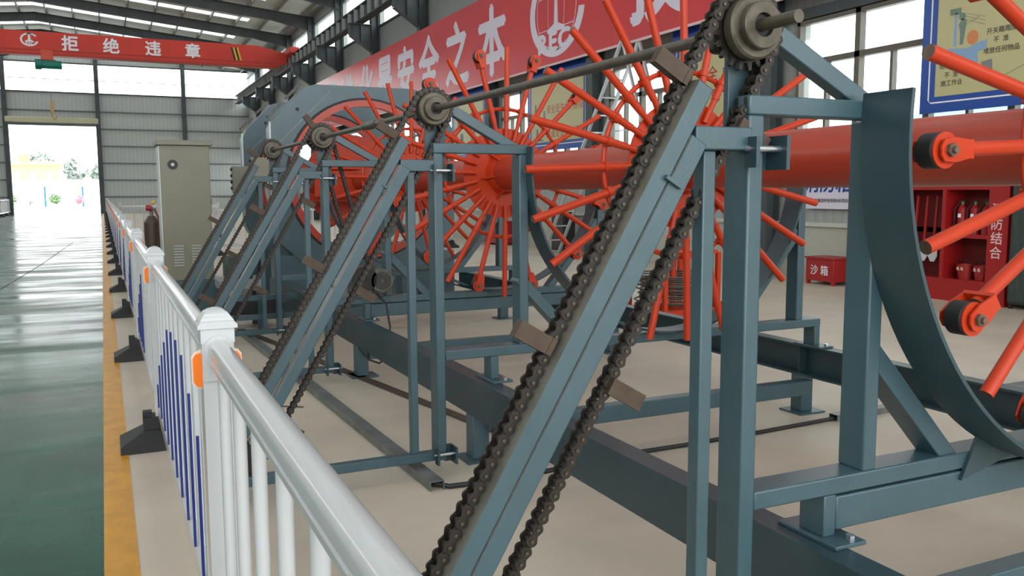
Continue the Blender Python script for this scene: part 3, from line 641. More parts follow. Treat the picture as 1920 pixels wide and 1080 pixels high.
for k, y0 in enumerate(Y0):
    yc = y0+0.034; yr = y0-0.018; gp = 0.005 if k == 0 else 0.014
    # --- inclined chain lift
    L = thing('chain_lift', 'inclined blue-grey double rail of the %s chain lift' % ORD[k], 'conveyor', (0.55, y0, 0.0), 'inclined chain lifts')
    m = MB(); slab(m, yr, 0.5, 2.235, -0.335, -0.285, yr+0.075, 0, 1); m.build('upper_rail', [BLUE, WORN], L, 0.004)
    m = MB(); yl = yr if k == 0 else yr-0.032; slab(m, yl, 0.55, 2.105, -0.335-gp-0.051, -0.335-gp, yl+0.075, 0, 1); m.build('lower_rail', [BLUE, SKYLIT], L, 0.003)  # rail moved forward, its top coloured bright like a skylit strip
    for s in (0.75, 1.4, 1.93):
        m = MB(); slab(m, y0+0.02, s, s+0.012, -0.375, -0.31, y0+0.05); m.build('spacer_plate', BLUE_D, L)
    m = MB(); slab(m, yr-0.014, 1.965, 1.975, -0.372, -0.318, yr+0.03); m.build('spacer_plate', BLUE, L)
    MB().box(1.372, 1.553, yr+0.002, y0+0.052, 1.605, 1.665).build('top_arm', BLUE, L, 0.004)
    MB().box(0.42, 1.545, y0, y0+0.05, 0.07, 0.12).build('base_bar', BLUE, L, 0.004)
    MB().box(1.412, 1.452, y0+0.004, y0+0.05, 0.12, 1.605).build('thin_post', BLUE, L, 0.004)
    bx, bz = pt(S_BOT, T_C)
    MB().revolve([(0.02, -0.008), (0.09, -0.008), (0.09, 0.008), (0.02, 0.008)], (bx, yc, bz), 20).build('lower_sprocket', OIL, L)
    MB().box(bx-0.03, bx+0.03, y0+0.05, y0+0.09, 0.0, bz+0.03).build('foot', BLUE, L)
    MB().cyl((bx, y0-0.02, bz), (bx, y0+0.09, bz), 0.018, 10).build('lower_axle', SHAFT, L)
    # --- roller chain
    ch = thing('roller_chain', 'dark oily roller chain looped round the %s chain lift' % ORD[k], 'chain', (CX, yc, CZ), 'roller chains of the lifts')
    pitch = PER/NL
    for i in range(NL):
        s0, t0, _ = path(i*pitch); s1, t1, _ = path((i+1)*pitch)
        xa, za = pt(s0, t0); xb, zb = pt(s1, t1); ex = Vector((xb-xa, 0, zb-za)); f = ex.length/0.0318; ex.normalize()
        ey = Vector((0, 1, 0)); ez = ex.cross(ey)
        mw = Matrix((ex*f, ey, ez)).transposed().to_4x4(); mw.translation = (xa, yc, za); inst('link', LINK[i % 2], ch, mw)
    off = S_TOP-1.449
    if LUGMESH is None:
        m = MB().box(-0.022, 0.022, -0.028, 0.0, 0.0, 0.108); m.box(-0.022, 0.022, -0.03, 0.02, -0.002, 0.012); LUGMESH = m.mesh('lug', LUG)
    for i in range(6):
        s, t, a = path(off+i*PER/6+(0, 0.0, 0.26, 0.1)[k]*(1 if k else 0))
        s2, t2, _ = path(off+i*PER/6+(0, 0.0, 0.26, 0.1)[k]*(1 if k else 0)+0.004)
        xa, za = pt(s, t); xb, zb = pt(s2, t2); ex = Vector((xb-xa, 0, zb-za)).normalized()
        # outward = away from the loop centre
        ez = Vector((0, 1, 0)).cross(ex); cxm, czm = pt(min(max(s, S_BOT), S_TOP), T_C)
        if ez.dot(Vector((xa-cxm, 0, za-czm))) < 0: ez = -ez
        ey = ez.cross(ex)
        if ey.y < 0: ey = -ey; 
        mw = Matrix((ex, Vector((0, 1, 0)), ez)).transposed().to_4x4(); mw.translation = (xa, yc-0.004, za); inst('carrier_lug', LUGMESH, ch, mw)
    # --- support stand
    st1 = (k == 0)
    sd = thing('support_stand', 'blue-grey steel stand carrying the %s half-ring and sprocket' % ORD[k], 'stand', (1.58, y0, 0.07), 'support stands of the machine')
    MB().box(1.555, 1.607, y0, y0+0.1, 0.065, 1.7).build('front_post', BLUE, sd, 0.006)
    MB().box(1.555, 2.08 if st1 else 2.1, y0, y0+0.06, 1.7, 1.752).build('top_bar', BLUE, sd, 0.005)
    MB().box(1.535, 1.645, y0+0.065, y0+0.085, 1.64, 1.9).build('bearing_plate', BLUE_D, sd, 0.003)
    MB().box(CX-0.07, CX+0.07, y0+0.06, y0+0.1, CZ-0.06, CZ+0.06).build('bearing_block', OIL, sd, 0.012)
    MB().bar((1.615, y0+0.075, 1.965), (2.03, y0+0.045, 1.735), 0.05, 0.052).build('diagonal_brace', BLUE, sd, 0.004)
    if st1:
        MB().box(2.02, 2.075, y0+0.002, y0+0.1, 0.66, 1.7).build('rear_post', BLUE, sd, 0.006)
    else: MB().box(2.045, 2.1, y0, y0+0.1, 0.66, 1.7).build('rear_post', BLUE, sd, 0.006)
    R = 1.083 if st1 else 0.955; zc_ = 1.66 if st1 else ZC
    ya, yb = (-0.166, 0.0) if st1 else (-0.07, 0.08)
    am = math.asin(0.11/R)
    MB().revolve([(R, ya), (R+0.012, ya), (R+0.012, yb), (R, yb)], (XC, y0, zc_), 56, PI-am, 2*PI+am*0.3).build('half_ring', BLUE_D, sd)
    MB().box(1.607, 4.25, y0, y0+0.1, 0.607, 0.661).build('cross_bar', BLUE, sd, 0.005)
    if k in (0, 2): MB().box(1.918, 4.199, y0, y0+0.1, 0.497, 0.6).build('lower_beam', BLUE, sd, 0.005)
    for x in (1.87, 4.2): MB().box(x, x+0.047, y0, y0+0.1, 0.482, 0.607).build('leg', BLUE, sd, 0.004)
    for x in (1.89, 4.22):
        MB().box(x-0.04, x+0.08, y0-0.07, y0+0.17, 0.47, 0.483).build('foot_plate', BLUE, sd, 0.003)
        MB().cyl((x+0.045, y0-0.04, 0.483), (x+0.045, y0-0.04, 0.495), 0.014, 6).build('bolt', BOLT, sd)
    MB().bar((2.05, y0+0.055, 1.03), (2.42, y0+0.055, 0.64), 0.09, 0.06).build('ring_brace', BLUE, sd, 0.004)
    MB().box(4.035, 4.092, y0, y0+0.1, 0.66, 1.6).build('rear_post', BLUE, sd, 0.006)
    MB().bar((4.05, y0+0.055, 1.24), (3.55, y0+0.055, 0.64), 0.09, 0.06).build('ring_brace', BLUE, sd, 0.004)
    if st1: MB().prism([(2.52, 0.73), (2.44, 0.575), (2.68, 0.63)], lambda a, b, q: (a, y0-0.013+q, b), 0, 0.012).build('gusset', BLUE_D, sd)
    for z in (1.6, 0.095):
        MB().box(1.64, 1.652, y0-0.05, y0+0.05, z-0.045, z+0.045).build('hinge_plate', BLUE_D, sd)
        MB().box(1.607, 1.64, y0+0.03, y0+0.05, z-0.045, z+0.045).build('hinge_tab', BLUE_D, sd)
        MB().box(1.538, 1.55, y0-0.05, y0-0.004, z-0.04, z+0.04).build('hinge_plate', BLUE_D, sd)
        MB().cyl((1.528, y0-0.022, z+0.01), (1.662, y0-0.022, z+0.01), 0.0085, 10).build('hinge_bolt', BOLT, sd)

# --- line shaft with sprockets
ds = thing('drive_shaft', 'long greasy grey line shaft linking the four top sprockets', 'shaft', (CX, 1.67, CZ))
MB().cyl((CX, 1.665, CZ), (CX, 9.06, CZ), 0.0165, 16).build('shaft', SHAFT, ds)
for k, y0 in enumerate(Y0):
    yc = y0+0.034; m = MB(); nt = 20; poly = []
    for i in range(nt):
        for r, f in ((0.087, -0.3), (0.107, -0.13), (0.107, 0.13), (0.087, 0.3)):
            a = 2*PI*(i+0.5+f)/nt; poly.append((CX+r*math.cos(a), CZ+r*math.sin(a)))
    m.prism(poly, lambda a, b, q, yc=yc: (a, yc+q, b), -0.0075, 0.0075); m.build('sprocket', OIL, ds)
    MB().revolve([(0.02, 0), (0.082, 0), (0.084, -0.012), (0.084, -0.03), (0.078, -0.036), (0.02, -0.036)], (CX, y0+0.018, CZ), 32).build('hub_drum', HUBM, ds)
    MB().revolve([(0.03, 0), (0.061, 0), (0.061, -0.022), (0.058, -0.025), (0.031, -0.025), (0.029, -0.02)], (CX, y0-0.018, CZ), 32).build('hub_collar', HUBM, ds)
    MB().cyl((CX, y0-0.03, CZ), (CX, y0-0.02, CZ), 0.03, 16).build('bore', BLACK, ds)
    if k == 2: MB().revolve([(0.02, 0), (0.1, 0), (0.1, 0.016), (0.02, 0.016)], (CX, y0+0.11, CZ), 28).build('drive_sprocket', OIL, ds)
for y, l, r in ((5.15, 0.1, 0.024), (5.27, 0.22, 0.027), (5.52, 0.06, 0.024)): MB().cyl((CX, y, CZ), (CX, y+l, CZ), r, 14).build('coupling', SHAFT, ds)

# --- bed of the machine
bd = thing('machine_bed', 'dark blue-grey long beams on short legs under the whole machine', 'frame', (3.05, 1.3, 0))
for sx in (0, 1):
    xw, sg = (1.8, 1) if sx == 0 else (4.3, -1)
    prof = [(xw, 0.26), (xw+sg*0.1, 0.26), (xw+sg*0.1, 0.274), (xw+sg*0.012, 0.274), (xw+sg*0.012, 0.456), (xw+sg*0.1, 0.456), (xw+sg*0.1, 0.47), (xw, 0.47)]
    m = MB(); m.prism(prof, lambda a, b, q: (a, q, b), 1.25, 10.8)
    m.build('long_beam', BLUE_D, bd)
    for y in (2.0, 4.4, 6.85, 9.3):
        a, b = (1.8, 1.9) if sx == 0 else (4.2, 4.3)
        MB().box(a, b, y-0.05, y+0.05, 0.012, 0.26).build('leg', BLUE, bd, 0.004)
        MB().box(a-0.05, b+0.07, y-0.1, y+0.1, 0, 0.012).build('foot_plate', BLUE, bd)
        MB().box(a+0.015, b-0.015, y-0.006, y+0.006, 0.275, 0.455).build('stiffener', BLUE_D, bd)
for y in (1.82, 4.29, 6.8, 9.2): MB().box(1.9, 4.2, y-0.04, y+0.04, 0.15, 0.25).build('cross_tube', BLUE, bd, 0.005)

# --- rotating reel: tube with spoked discs
TX, TZ, TR = 3.05, 1.653, 0.14
rl = thing('cage_reel', 'red-orange shaft tube with discs of long orange spokes', 'reel', (TX, 0.3, TZ))
MB().cyl((TX, 0.25, TZ), (TX, 13.3, TZ), TR, 48).build('main_tube', TUBE_O, rl)
def spoke_mesh(tip):
    m = MB(); m.cyl((0, 0, 0.27), (0, 0, 0.56), 0.018, 12); m.cyl((0, 0, 0.42), (0, 0, tip), 0.0215, 14, cap=1)
    m.cyl((0, 0, 0.515), (0, 0, 0.548), 0.028, 12); m.box(-0.014, 0.014, 0.0, 0.05, 0.512, 0.55)
    return m.mesh('spoke', [ORANGE, CUT])
SP_PLAIN, SP_ROLL = spoke_mesh(1.03), spoke_mesh(0.9)
f = MB(); 
for s in (-1, 1): f.prism([(-0.024, 0.88), (0.024, 0.88), (0.034, 0.94), (0.03, 0.985), (0.012, 0.998), (-0.012, 0.998), (-0.03, 0.985), (-0.034, 0.94)], lambda a, b, q, s=s: (a, s*(0.044+q), b), 0, 0.007)
f.box(-0.026, 0.026, -0.05, 0.05, 0.87, 0.885); f.revolve([(0.012, -0.036), (0.05, -0.036), (0.05, -0.031), (0.012, -0.031)], (0, 0, 0.965), 24); FORK = f.mesh('fork', ORANGE)
f = MB(); f.revolve([(0.012, -0.03), (0.044, -0.03), (0.05, -0.024), (0.05, 0.024), (0.044, 0.03), (0.012, 0.03)], (0, 0, 0.965), 24); ROLL = f.mesh('roller', BLACK)
f = MB(); f.cyl((0, -0.072, 0.965), (0, 0.06, 0.965), 0.01, 8); f.cyl((0, -0.062, 0.965), (0, -0.051, 0.965), 0.019, 6); AXLE = f.mesh('axle_bolt', CUT)
def disc(yd, name, rollers, a_off, ns=24):
    m = MB(); m.revolve([(TR-0.01, 0.0), (0.37, 0.0), (0.37, 0.016), (TR-0.01, 0.016)], (TX, yd+0.02, TZ), 48); m.build('hub_disc', ORANGE, rl)
    m = MB(); m.revolve([(TR-0.01, 0), (TR+0.035, 0), (TR+0.01, -0.07), (TR-0.01, -0.07)], (TX, yd+0.02, TZ), 48)
    for q in range(6):
        a = 2*PI*q/6+0.2; e = Vector((math.cos(a), 0, math.sin(a)))
        p0 = Vector((TX, yd+0.02, TZ)); tt = Vector((-math.sin(a), 0, math.cos(a)))*0.006
        tri = [p0+e*TR, p0+e*0.23, p0+e*TR+Vector((0, -0.11, 0))]
        m.add([v-tt for v in tri]+[v+tt for v in tri], [(0,1,2),(5,4,3),(0,3,4,1),(1,4,5,2),(2,5,3,0)])
    m.build('hub_collar', ORANGE, rl)
    m = MB(); m.revolve([(0.53+0.015*math.cos(2*PI*i/8), 0.015*math.sin(2*PI*i/8)) for i in range(8)], (TX, yd+0.036, TZ), 64); m.build('ring_rod', ORANGE, rl)
    for i in range(ns):
        ang = math.radians(a_off)+2*PI*i/ns
        mw = Matrix.Rotation(ang, 4, 'Y'); mw.translation = Vector((TX, yd, TZ))
        roll = rollers and i % 2 == 1
        sp = inst('spoke', SP_ROLL if roll else SP_PLAIN, rl, mw)
        if roll:
            for nm, me in (('fork', FORK), ('roller', ROLL), ('axle_bolt', AXLE)):
                o = bpy.data.objects.new(nm, me); COL.objects.link(o); o.parent = sp
disc(1.69, 'a', True, -17.7)
disc(4.13, 'b', False, -2.0)
disc(6.6, 'c', True, 1.0)
disc(9.05, 'd', False, 1.0)
MB().revolve([(TR-0.01, 0), (0.62, 0), (0.62, 0.03), (TR-0.01, 0.03)], (TX, 11.6, TZ), 40).build('head_plate', ORANGE, rl)
for z in (-0.22, 0.2): MB().box(TX-0.75, TX+0.75, 11.2, 11.32, TZ+z-0.06, TZ+z+0.06).build('head_arm', ORANGE, rl, 0.01)
MB().box(TX-0.62, TX+0.5, 11.0, 11.02, TZ-0.2, TZ+0.12).build('head_panel', ORANGE, rl)

# --- rotating head frame (two octagon housings with ring gears)
hd = thing('octagon_head', 'big blue-grey octagonal head frame with two red-orange ring gears', 'machine', (3.08, 10.9, 0))
HX, HZ = 3.08, 1.66
octp = [(1.19, -0.7), (1.19, 0.7), (0.72, 1.17), (-0.72, 1.17), (-1.19, 0.7), (-1.19, -0.7), (-0.72, -1.17), (0.72, -1.17)]
def octagon(y0, y1, name):
    m = MB(); n = 64; Ri = 1.03; inn = []; out = []
    for i in range(n):
        a = 2*PI*i/n; d = Vector((math.cos(a), math.sin(a))); best = None
        for j in range(8):
            p, q = Vector(octp[j]), Vector(octp[(j+1) % 8]); e = q-p; den = d.x*e.y-d.y*e.x
            if abs(den) < 1e-9: continue
            t = (p.x*e.y-p.y*e.x)/den; u = (p.x*d.y-p.y*d.x)/den
            if t > 0 and -1e-6 <= u <= 1+1e-6 and (best is None or t < best): best = t
        out.append((HX+d.x*best, HZ+d.y*best)); inn.append((HX+d.x*Ri, HZ+d.y*Ri))
    vs = []
    for y in (y0, y1):
        vs += [(x, y, z) for x, z in inn]+[(x, y, z) for x, z in out]
    fs = []
    for i in range(n):
        j = (i+1) % n
        fs += [(i, j, n+j, n+i), (2*n+i, 3*n+i, 3*n+j, 2*n+j), (n+i, n+j, 3*n+j, 3*n+i), (i, 2*n+i, 2*n+j, j)]
    m.add(vs, fs); return m.build(name, BLUE, hd)
for y in (10.9, 13.2):
    octagon(y, y+0.32, 'housing')
    MB().revolve([(0.92, 0), (1.0, 0), (1.0, 0.09), (0.92, 0.09)], (HX, y-0.03, HZ), 64).build('ring_gear', TUBE_O, hd)
    MB().revolve([(1.0, 0), (1.028, 0), (1.028, 0.05), (1.0, 0.05)], (HX, y+0.0, HZ), 64).build('ring_seal', BLACK, hd)
    MB().box(HX-1.19, HX-0.45, y+0.02, y+0.3, 0.0, 0.72).build('side_leg', BLUE, hd); MB().box(HX+0.45, HX+1.19, y+0.02, y+0.3, 0.0, 0.72).build('side_leg', BLUE, hd)
    MB().bar((HX-1.12, y-0.004, HZ+0.42), (HX-0.45, y-0.004, HZ+1.09), 0.008, 0.008).build('cover_seam', GALV, hd)
    MB().box(HX-1.205, HX-1.19, y-0.006, y+0.03, HZ-0.3, HZ+0.7).build('door_lit_strip', mat('door_lit_edge', (196, 204, 208), 0.4), hd)  # whitish strip paints the doorway light along the housing edge
    for u in (0.25, 0.75):
        p = Vector((HX-1.19-0.04+0.47*u, y+0.16, HZ+0.7+0.04+0.47*u)); MB().bar(p-Vector((0.09, 0, 0.09)), p+Vector((0.09, 0, 0.09)), 0.07, 0.03, (-1, 0, 1)).build('rail_clamp', MOTOR, hd)
    MB().cyl((HX-0.86, y-0.01, HZ+0.86), (HX-0.86, y, HZ+0.86), 0.022, 10).build('bolt', BLACK, hd)
MB().box(1.52, 1.76, 11.6, 11.76, 1.5, 1.84).build('control_box', GREYC, hd, 0.01)
MB().box(1.62, 1.88, 10.68, 10.84, 1.66, 1.92).build('control_box', GREYC, hd, 0.01)
for z in (1.56, 1.64, 1.72, 1.8): MB().cyl((1.5, 11.68, z), (1.52, 11.68, z), 0.02, 8).build('button', BLACK, hd)
for z in (1.7, 1.76, 1.82, 1.88): MB().cyl((1.6, 10.76, z), (1.62, 10.76, z), 0.018, 8).build('button', BLACK, hd)
MB().box(HX-1.3, HX+1.3, 10.7, 13.7, 0.0, 0.1).build('base_plate', BLUE_D, hd)

# --- gear motor
mo = thing('gear_motor', 'grey finned electric motor with round fan grille behind the chain', 'motor', (1.9, 6.66, 0.7))
mx, mz = 1.955, 0.81
MB().cyl((mx, 6.55, mz), (mx, 6.66, mz), 0.095, 28).build('fan_cover', MOTOR, mo, 0.006)
g = MB()
for r in (0.02, 0.035, 0.05, 0.065): g.revolve([(r-0.004, -0.004), (r+0.004, -0.004), (r+0.004, 0.0), (r-0.004, 0.0)], (mx, 6.549, mz), 24)
g.build('fan_grille', VENT, mo)
m = MB(); m.cyl((mx, 6.66, mz), (mx, 6.84, mz), 0.08, 24)
for i in range(20):
    a = 2*PI*i/20; e = Vector((math.cos(a), 0, math.sin(a))); m.bar(Vector((mx, 6.67, mz))+e*0.086, Vector((mx, 6.83, mz))+e*0.086, 0.006, 0.018, e)
m.build('finned_body', MOTOR, mo)
MB().box(mx-0.22, mx-0.06, 6.58, 6.8, 0.69, 0.92).build('gearbox', MOTOR, mo, 0.02)
MB().box(mx-0.1, mx+0.1, 6.62, 6.8, 0.703, 0.735).build('mounting_foot', MOTOR, mo)
MB().revolve([(0.015, 0), (0.1, 0), (0.1, 0.014), (0.015, 0.014)], (mx-0.14, 6.55, mz+0.02), 24).build('chain_wheel', OIL, mo)
cb = MB().tube([(1.93, 6.68, 0.71), (1.99, 6.58, 0.62), (1.995, 6.5, 0.45), (1.93, 6.35, 0.24), (1.85, 6.33, 0.2), (1.79, 6.4, 0.22), (1.74, 6.5, 0.3)], 0.008, 6)
tag(cb.build('motor_cable', BLACK), 'thin black cable hanging in a loop below the grey gear motor', 'cable')

# --- loops of small chain in the head and on the third stand
for (pa, pb, nm, lab) in (((1.62, 6.95, 1.9), (1.9, 6.95, 0.86), 'idle_chain', 'thin dark chain running down behind the third stand to the motor'),):
    t = thing(nm, lab, 'chain', pa); p, q = Vector(pa), Vector(pb)
    for side in (-0.05, 0.07):
        n = 30; dd = (q-p)/n
        for i in range(n):
            a = p+dd*i+Vector((side, 0, 0)); ex = dd.normalized(); ey = Vector((0, 1, 0)); ez = ex.cross(ey)
            mw = Matrix((ex*(dd.length/0.0318), ey, ez)).transposed().to_4x4(); mw.translation = a; inst('link', LINK[i % 2], t, mw)

# ------------------------------------------------------------------ control cabinet, gas cylinder, bench
cc = thing('control_cabinet', 'tall beige-grey electrical cabinet on a blue plinth', 'cabinet', (0.9, 11.2, 0))
MB().box(0.625, 1.18, 11.0, 11.45, 0.46, 2.06).build('body', GREYC, cc, 0.006)
MB().box(0.59, 1.215, 10.96, 11.5, 2.06, 2.12).build('lid', GREYC, cc, 0.008)
MB().box(0.612, 0.625, 11.0, 11.45, 0.47, 2.05).build('side_panel', LGREY, cc)
MB().box(0.6, 1.28, 10.98, 11.5, 0.0, 0.46).build('plinth', BLUE, cc, 0.006)
MB().revolve([(0.012, 0), (0.056, 0), (0.056, 0.012), (0.012, 0.012)], (0.765, 10.988, 1.835), 24).build('fan_grille', VENT, cc)
MB().cyl((0.765, 10.986, 1.835), (0.765, 11.0, 1.835), 0.02, 12).build('fan_hub', LGREY, cc)
for x in (0.79, 0.99):
    for i in range(8): MB().box(x-0.055, x+0.055, 10.992, 11.0, 0.64+0.033*i, 0.648+0.033*i).build('louvre', LGREY, cc)
MB().box(1.18, 1.195, 11.1, 11.14, 1.35, 1.43).build('handle', BLACK, cc)
gc = thing('gas_cylinder', 'brown gas cylinder with a red regulator beside the tall cabinet', 'cylinder', (0.66, 14.3, 0))
m = MB(); m.cyl((0.66, 14.3, 0), (0.66, 14.3, 1.06), 0.115, 20); m.cyl((0.66, 14.3, 1.06), (0.66, 14.3, 1.16), 0.115, 20, 0.05); m.build('bottle', CYLB, gc)
MB().cyl((0.66, 14.3, 1.16), (0.66, 14.3, 1.3), 0.03, 10).build('valve', WORN, gc)
MB().cyl((0.58, 14.25, 1.28), (0.66, 14.25, 1.28), 0.045, 12).build('regulator', RED, gc); MB().cyl((0.66, 14.22, 1.36), (0.7, 14.22, 1.36), 0.035, 12).build('gauge', HATCHY, gc)
MB().tube([(0.7, 14.25, 1.27), (0.76, 14.2, 1.1), (0.79, 14.18, 0.8), (0.82, 14.18, 0.4), (0.86, 14.2, 0.02)], 0.016, 6).build('hose', RED_D, gc)
wb = thing('hydraulic_unit', 'dark green box unit on a grey bench behind the chain lifts', 'machine', (1.3, 10.0, 0))
MB().box(1.1, 1.56, 9.75, 10.25, 0.44, 0.56).build('bench', mat('grey_bench', (132, 136, 132), 0.5), wb, 0.02)
for x in (1.14, 1.52):
    for y in (9.8, 10.2): MB().box(x-0.03, x+0.03, y-0.03, y+0.03, 0, 0.44).build('leg', BLUE_D, wb)
MB().box(1.18, 1.46, 9.82, 10.15, 0.56, 0.82).build('box', DKGREEN, wb, 0.02); MB().bar((1.2, 9.815, 0.63), (1.44, 9.815, 0.8), 0.006, 0.015).build('stripe', LGREY, wb)
MB().tube([(1.45, 9.9, 0.8), (1.52, 9.85, 0.95), (1.55, 9.85, 0.8), (1.53, 9.9, 0.56)], 0.015, 6).build('hose', BLACK, wb)
MB().box(1.15, 1.7, 9.8, 10.2, 0.12, 0.34).build('dark_block', BLACK, wb, 0.02)  # black block filling the dark space under the bench
for z in (0.2, 0.4): MB().box(1.0, 1.8, 9.1, 9.16, z, z+0.05).build('guard_rail', BLUE, wb)

# ------------------------------------------------------------------ floor items
gcn = thing('cable_channel', 'galvanised channel on the floor along the chain lifts', 'channel', (1.4, 4, 0), 'galvanised floor channels')
m = MB(); p0, p1_ = Vector((1.455, 3.99, 0.025)), Vector((1.28, 9.4, 0.025))
m.bar(p0+Vector((0, 0, 0.023)), p1_+Vector((0, 0, 0.023)), 0.075, 0.004)
for s in (-0.036, 0.036): m.bar(p0+Vector((s, 0, 0)), p1_+Vector((s, 0, 0)), 0.004, 0.048)
m.build('channel', GALV, gcn)
g2 = thing('cable_channel', 'galvanised channel on the floor running right under the reel', 'channel', (4.3, 4.12, 0), 'galvanised floor channels')
m = MB(); p0, p1_ = Vector((4.26, 4.12, 0.02)), Vector((6.6, 4.2, 0.02))
m.bar(p0+Vector((0, 0, 0.02)), p1_+Vector((0, 0, 0.02)), 0.07, 0.004)
for s in (-0.034, 0.034): m.bar(p0+Vector((0, s, 0)), p1_+Vector((0, s, 0)), 0.004, 0.04)
m.build('channel', GALV, g2)
tag(MB().bar((1.3, 9.8, 0.006), (2.16, 4.85, 0.006), 0.075, 0.012).build('flat_bar', FLATB), 'brown steel flat bar lying on the floor under the machine', 'bar')
tag(MB().tube([(1.45, 4.05, 0.022), (1.52, 3.99, 0.014), (1.8, 3.97, 0.013), (2.27, 4.01, 0.013), (2.4, 4.07, 0.013), (2.7, 4.06, 0.013), (3.04, 4.06, 0.013), (3.6, 4.08, 0.013), (4.3, 4.12, 0.015)], 0.013, 8).build('floor_cable', BLACK), 'thick black cable on the floor between the two galvanised channels', 'cable')
tag(MB().tube([(0.98, 6.95, 0.12), (1.0, 6.9, 0.02), (0.98, 6.4, 0.006), (1.05, 6.1, 0.006), (1.2, 6.0, 0.006)], 0.005, 6).build('thin_wire', FLATB), 'thin brown wire trailing on the floor behind the second chain lift', 'wire')

# ================================================================== FENCES
FX = 0.26
PY = [2.45+3.03*i for i in range(-1, 23)]
def post_meshes():
    b = MB(); b.box(-0.041, 0.041, -0.041, 0.041, 0.1, 1.13)
    c = MB(); c.box(-0.0435, 0.0435, -0.0435, 0.0435, 1.1, 1.14); c.box(-0.051, 0.051, -0.051, 0.051, 1.14, 1.15)
    z = 1.15
    for w0, w1, h in ((0.049, 0.042, 0.01), (0.044, 0.036, 0.01), (0.037, 0.029, 0.01), (0.03, 0.019, 0.008), (0.019, 0.006, 0.005)):
        vs = [(sx*w0, sy*w0, z) for sx, sy in ((-1,-1),(1,-1),(1,1),(-1,1))]+[(sx*w1, sy*w1, z+h) for sx, sy in ((-1,-1),(1,-1),(1,1),(-1,1))]
        c.add(vs, [(0,3,2,1),(4,5,6,7),(0,1,5,4),(1,2,6,5),(2,3,7,6),(3,0,4,7)]); z += h
    r = MB(); r.prism([(-0.055, 0.98), (-0.04, 0.975), (-0.04, 1.07), (-0.055, 1.066), (-0.062, 1.055), (-0.062, 0.992)], lambda a, q, d: (a, d, q), -0.008, 0.004)
    w = MB(); w.prism([(-0.057, 0.975), (-0.04, 0.968), (-0.04, 1.077), (-0.057, 1.072), (-0.066, 1.06), (-0.066, 0.988)], lambda a, q, d: (a, d, q), 0.004, 0.014)
    f = MB(); hx, hy = 0.24, 0.15
    lo = [(-hx, -hy), (hx, -hy), (hx, hy), (-hx, hy)]; hi = [(-0.11, -0.09), (0.11, -0.09), (0.11, 0.09), (-0.11, 0.09)]
    vs = [(x, y, 0) for x, y in lo]+[(x, y, 0.045) for x, y in lo]+[(x, y, 0.115) for x, y in hi]
    f.add(vs, [(0,3,2,1)]+[(i, (i+1) % 4, 4+(i+1) % 4, 4+i) for i in range(4)]+[(4+i, 4+(i+1) % 4, 8+(i+1) % 4, 8+i) for i in range(4)]+[(8,9,10,11)])
    f.box(-0.11, 0.11, -0.07, 0.07, 0.11, 0.185); f.box(-0.11, -0.06, -0.03, 0.03, 0.18, 0.215)
    k = MB()                                            # rail socket with its screw cap
    k.prism([(0.036*math.cos(PI*i/12), 1.085+0.036*math.sin(PI*i/12)) for i in range(13)]+[(-0.036, 1.0), (0.036, 1.0)], lambda a, q, d: (a, -(0.041+d), q), 0, 0.012)
    k.cyl((0, -0.053, 1.11), (0, -0.057, 1.11), 0.006, 12)
    return {'post': b.mesh('fence_post', FWHITE), 'cap': c.mesh('cap', FWHITE), 'reflector': r.mesh('reflector', REFL), 'reflector_rim': w.mesh('reflector_rim', REFLW), 'rubber_foot': f.mesh('rubber_foot', BLACK), 'rail_socket': k.mesh('rail_socket', FWHITE)}
PM = post_meshes()
def fence_post(x, y, lab, grp, rot=0.0):
    t = thing('fence_post', lab, 'post', (x, y, 0), grp)
    mw = Matrix.Rotation(rot, 4, 'Z'); mw.translation = (x, y, 0)
    inst('post', PM['post'], t, mw); inst('cap', PM['cap'], t, mw); inst('rubber_foot', PM['rubber_foot'], t, mw)
    for s in (1, -1):
        m2 = mw @ Matrix.Diagonal((s, 1, 1, 1)); inst('reflector', PM['reflector'], t, m2); inst('reflector_rim', PM['reflector_rim'], t, m2)
        inst('rail_socket', PM['rail_socket'], t, mw @ Matrix.Rotation(0 if s == 1 else PI, 4, 'Z'))
    return t
def D_prof(w, h0, h1):
    pr = [(-w, h0), (w, h0)]
    for i in range(9):
        a = PI*i/8; pr.append((w*math.cos(a), h1-w*0.8+w*0.8*math.sin(a)))
    return pr
def fence_panel_meshes(Lp, det):
    tr = MB(); pr = D_prof(0.027, 1.062, 1.112); tr.prism(pr, lambda a, b, q: (a, q, b), 0.04, Lp-0.04); tr.prism([(-0.03, 1.054), (0.03, 1.054), (0.03, 1.066), (-0.03, 1.066)], lambda a, b, q: (a, q, b), 0.04, Lp-0.04)
    br = MB(); br.box(-0.03, 0.03, 0.04, Lp-0.04, 0.2, 0.26)
    n = 11; pos = [Lp*(i+0.5)/n for i in range(n)]
    tops = dict(enumerate((0.657, 0.73, 0.81, 0.898, 0.913, 0.905, 0.875, 0.774, 0.663, 0.558, 0.395)))
    return tr, br, pos, tops
tr, br, pos, tops = fence_panel_meshes(3.03, True)
M_TR, M_BR = tr.mesh('top_rail', FWHITE), br.mesh('bottom_rail', FWHITE)
M_BA = MB().cyl((0, 0, 0.255), (0, 0, 1.06), 0.0155, 10).mesh('baluster', FWHITE)
M_BL = {i: MB().box(-0.03, -0.021, -0.008, 0.004, 0.26, h).mesh('blue_bar', FBLUE) for i, h in tops.items()}
fm = MB(); fm.v += tr.v; fm.f += tr.f; fm.m += tr.m
fm.add(br.v, br.f)
for i, p in enumerate(pos):
    fm.box(-0.015, 0.015, p-0.015, p+0.015, 0.255, 1.06)
    if i in tops and i > 5: fm.box(-0.03, -0.021, p-0.008, p+0.004, 0.26, tops[i], 1)
M_FAR = fm.mesh('fence_panel', [FWHITE, FBLUE])
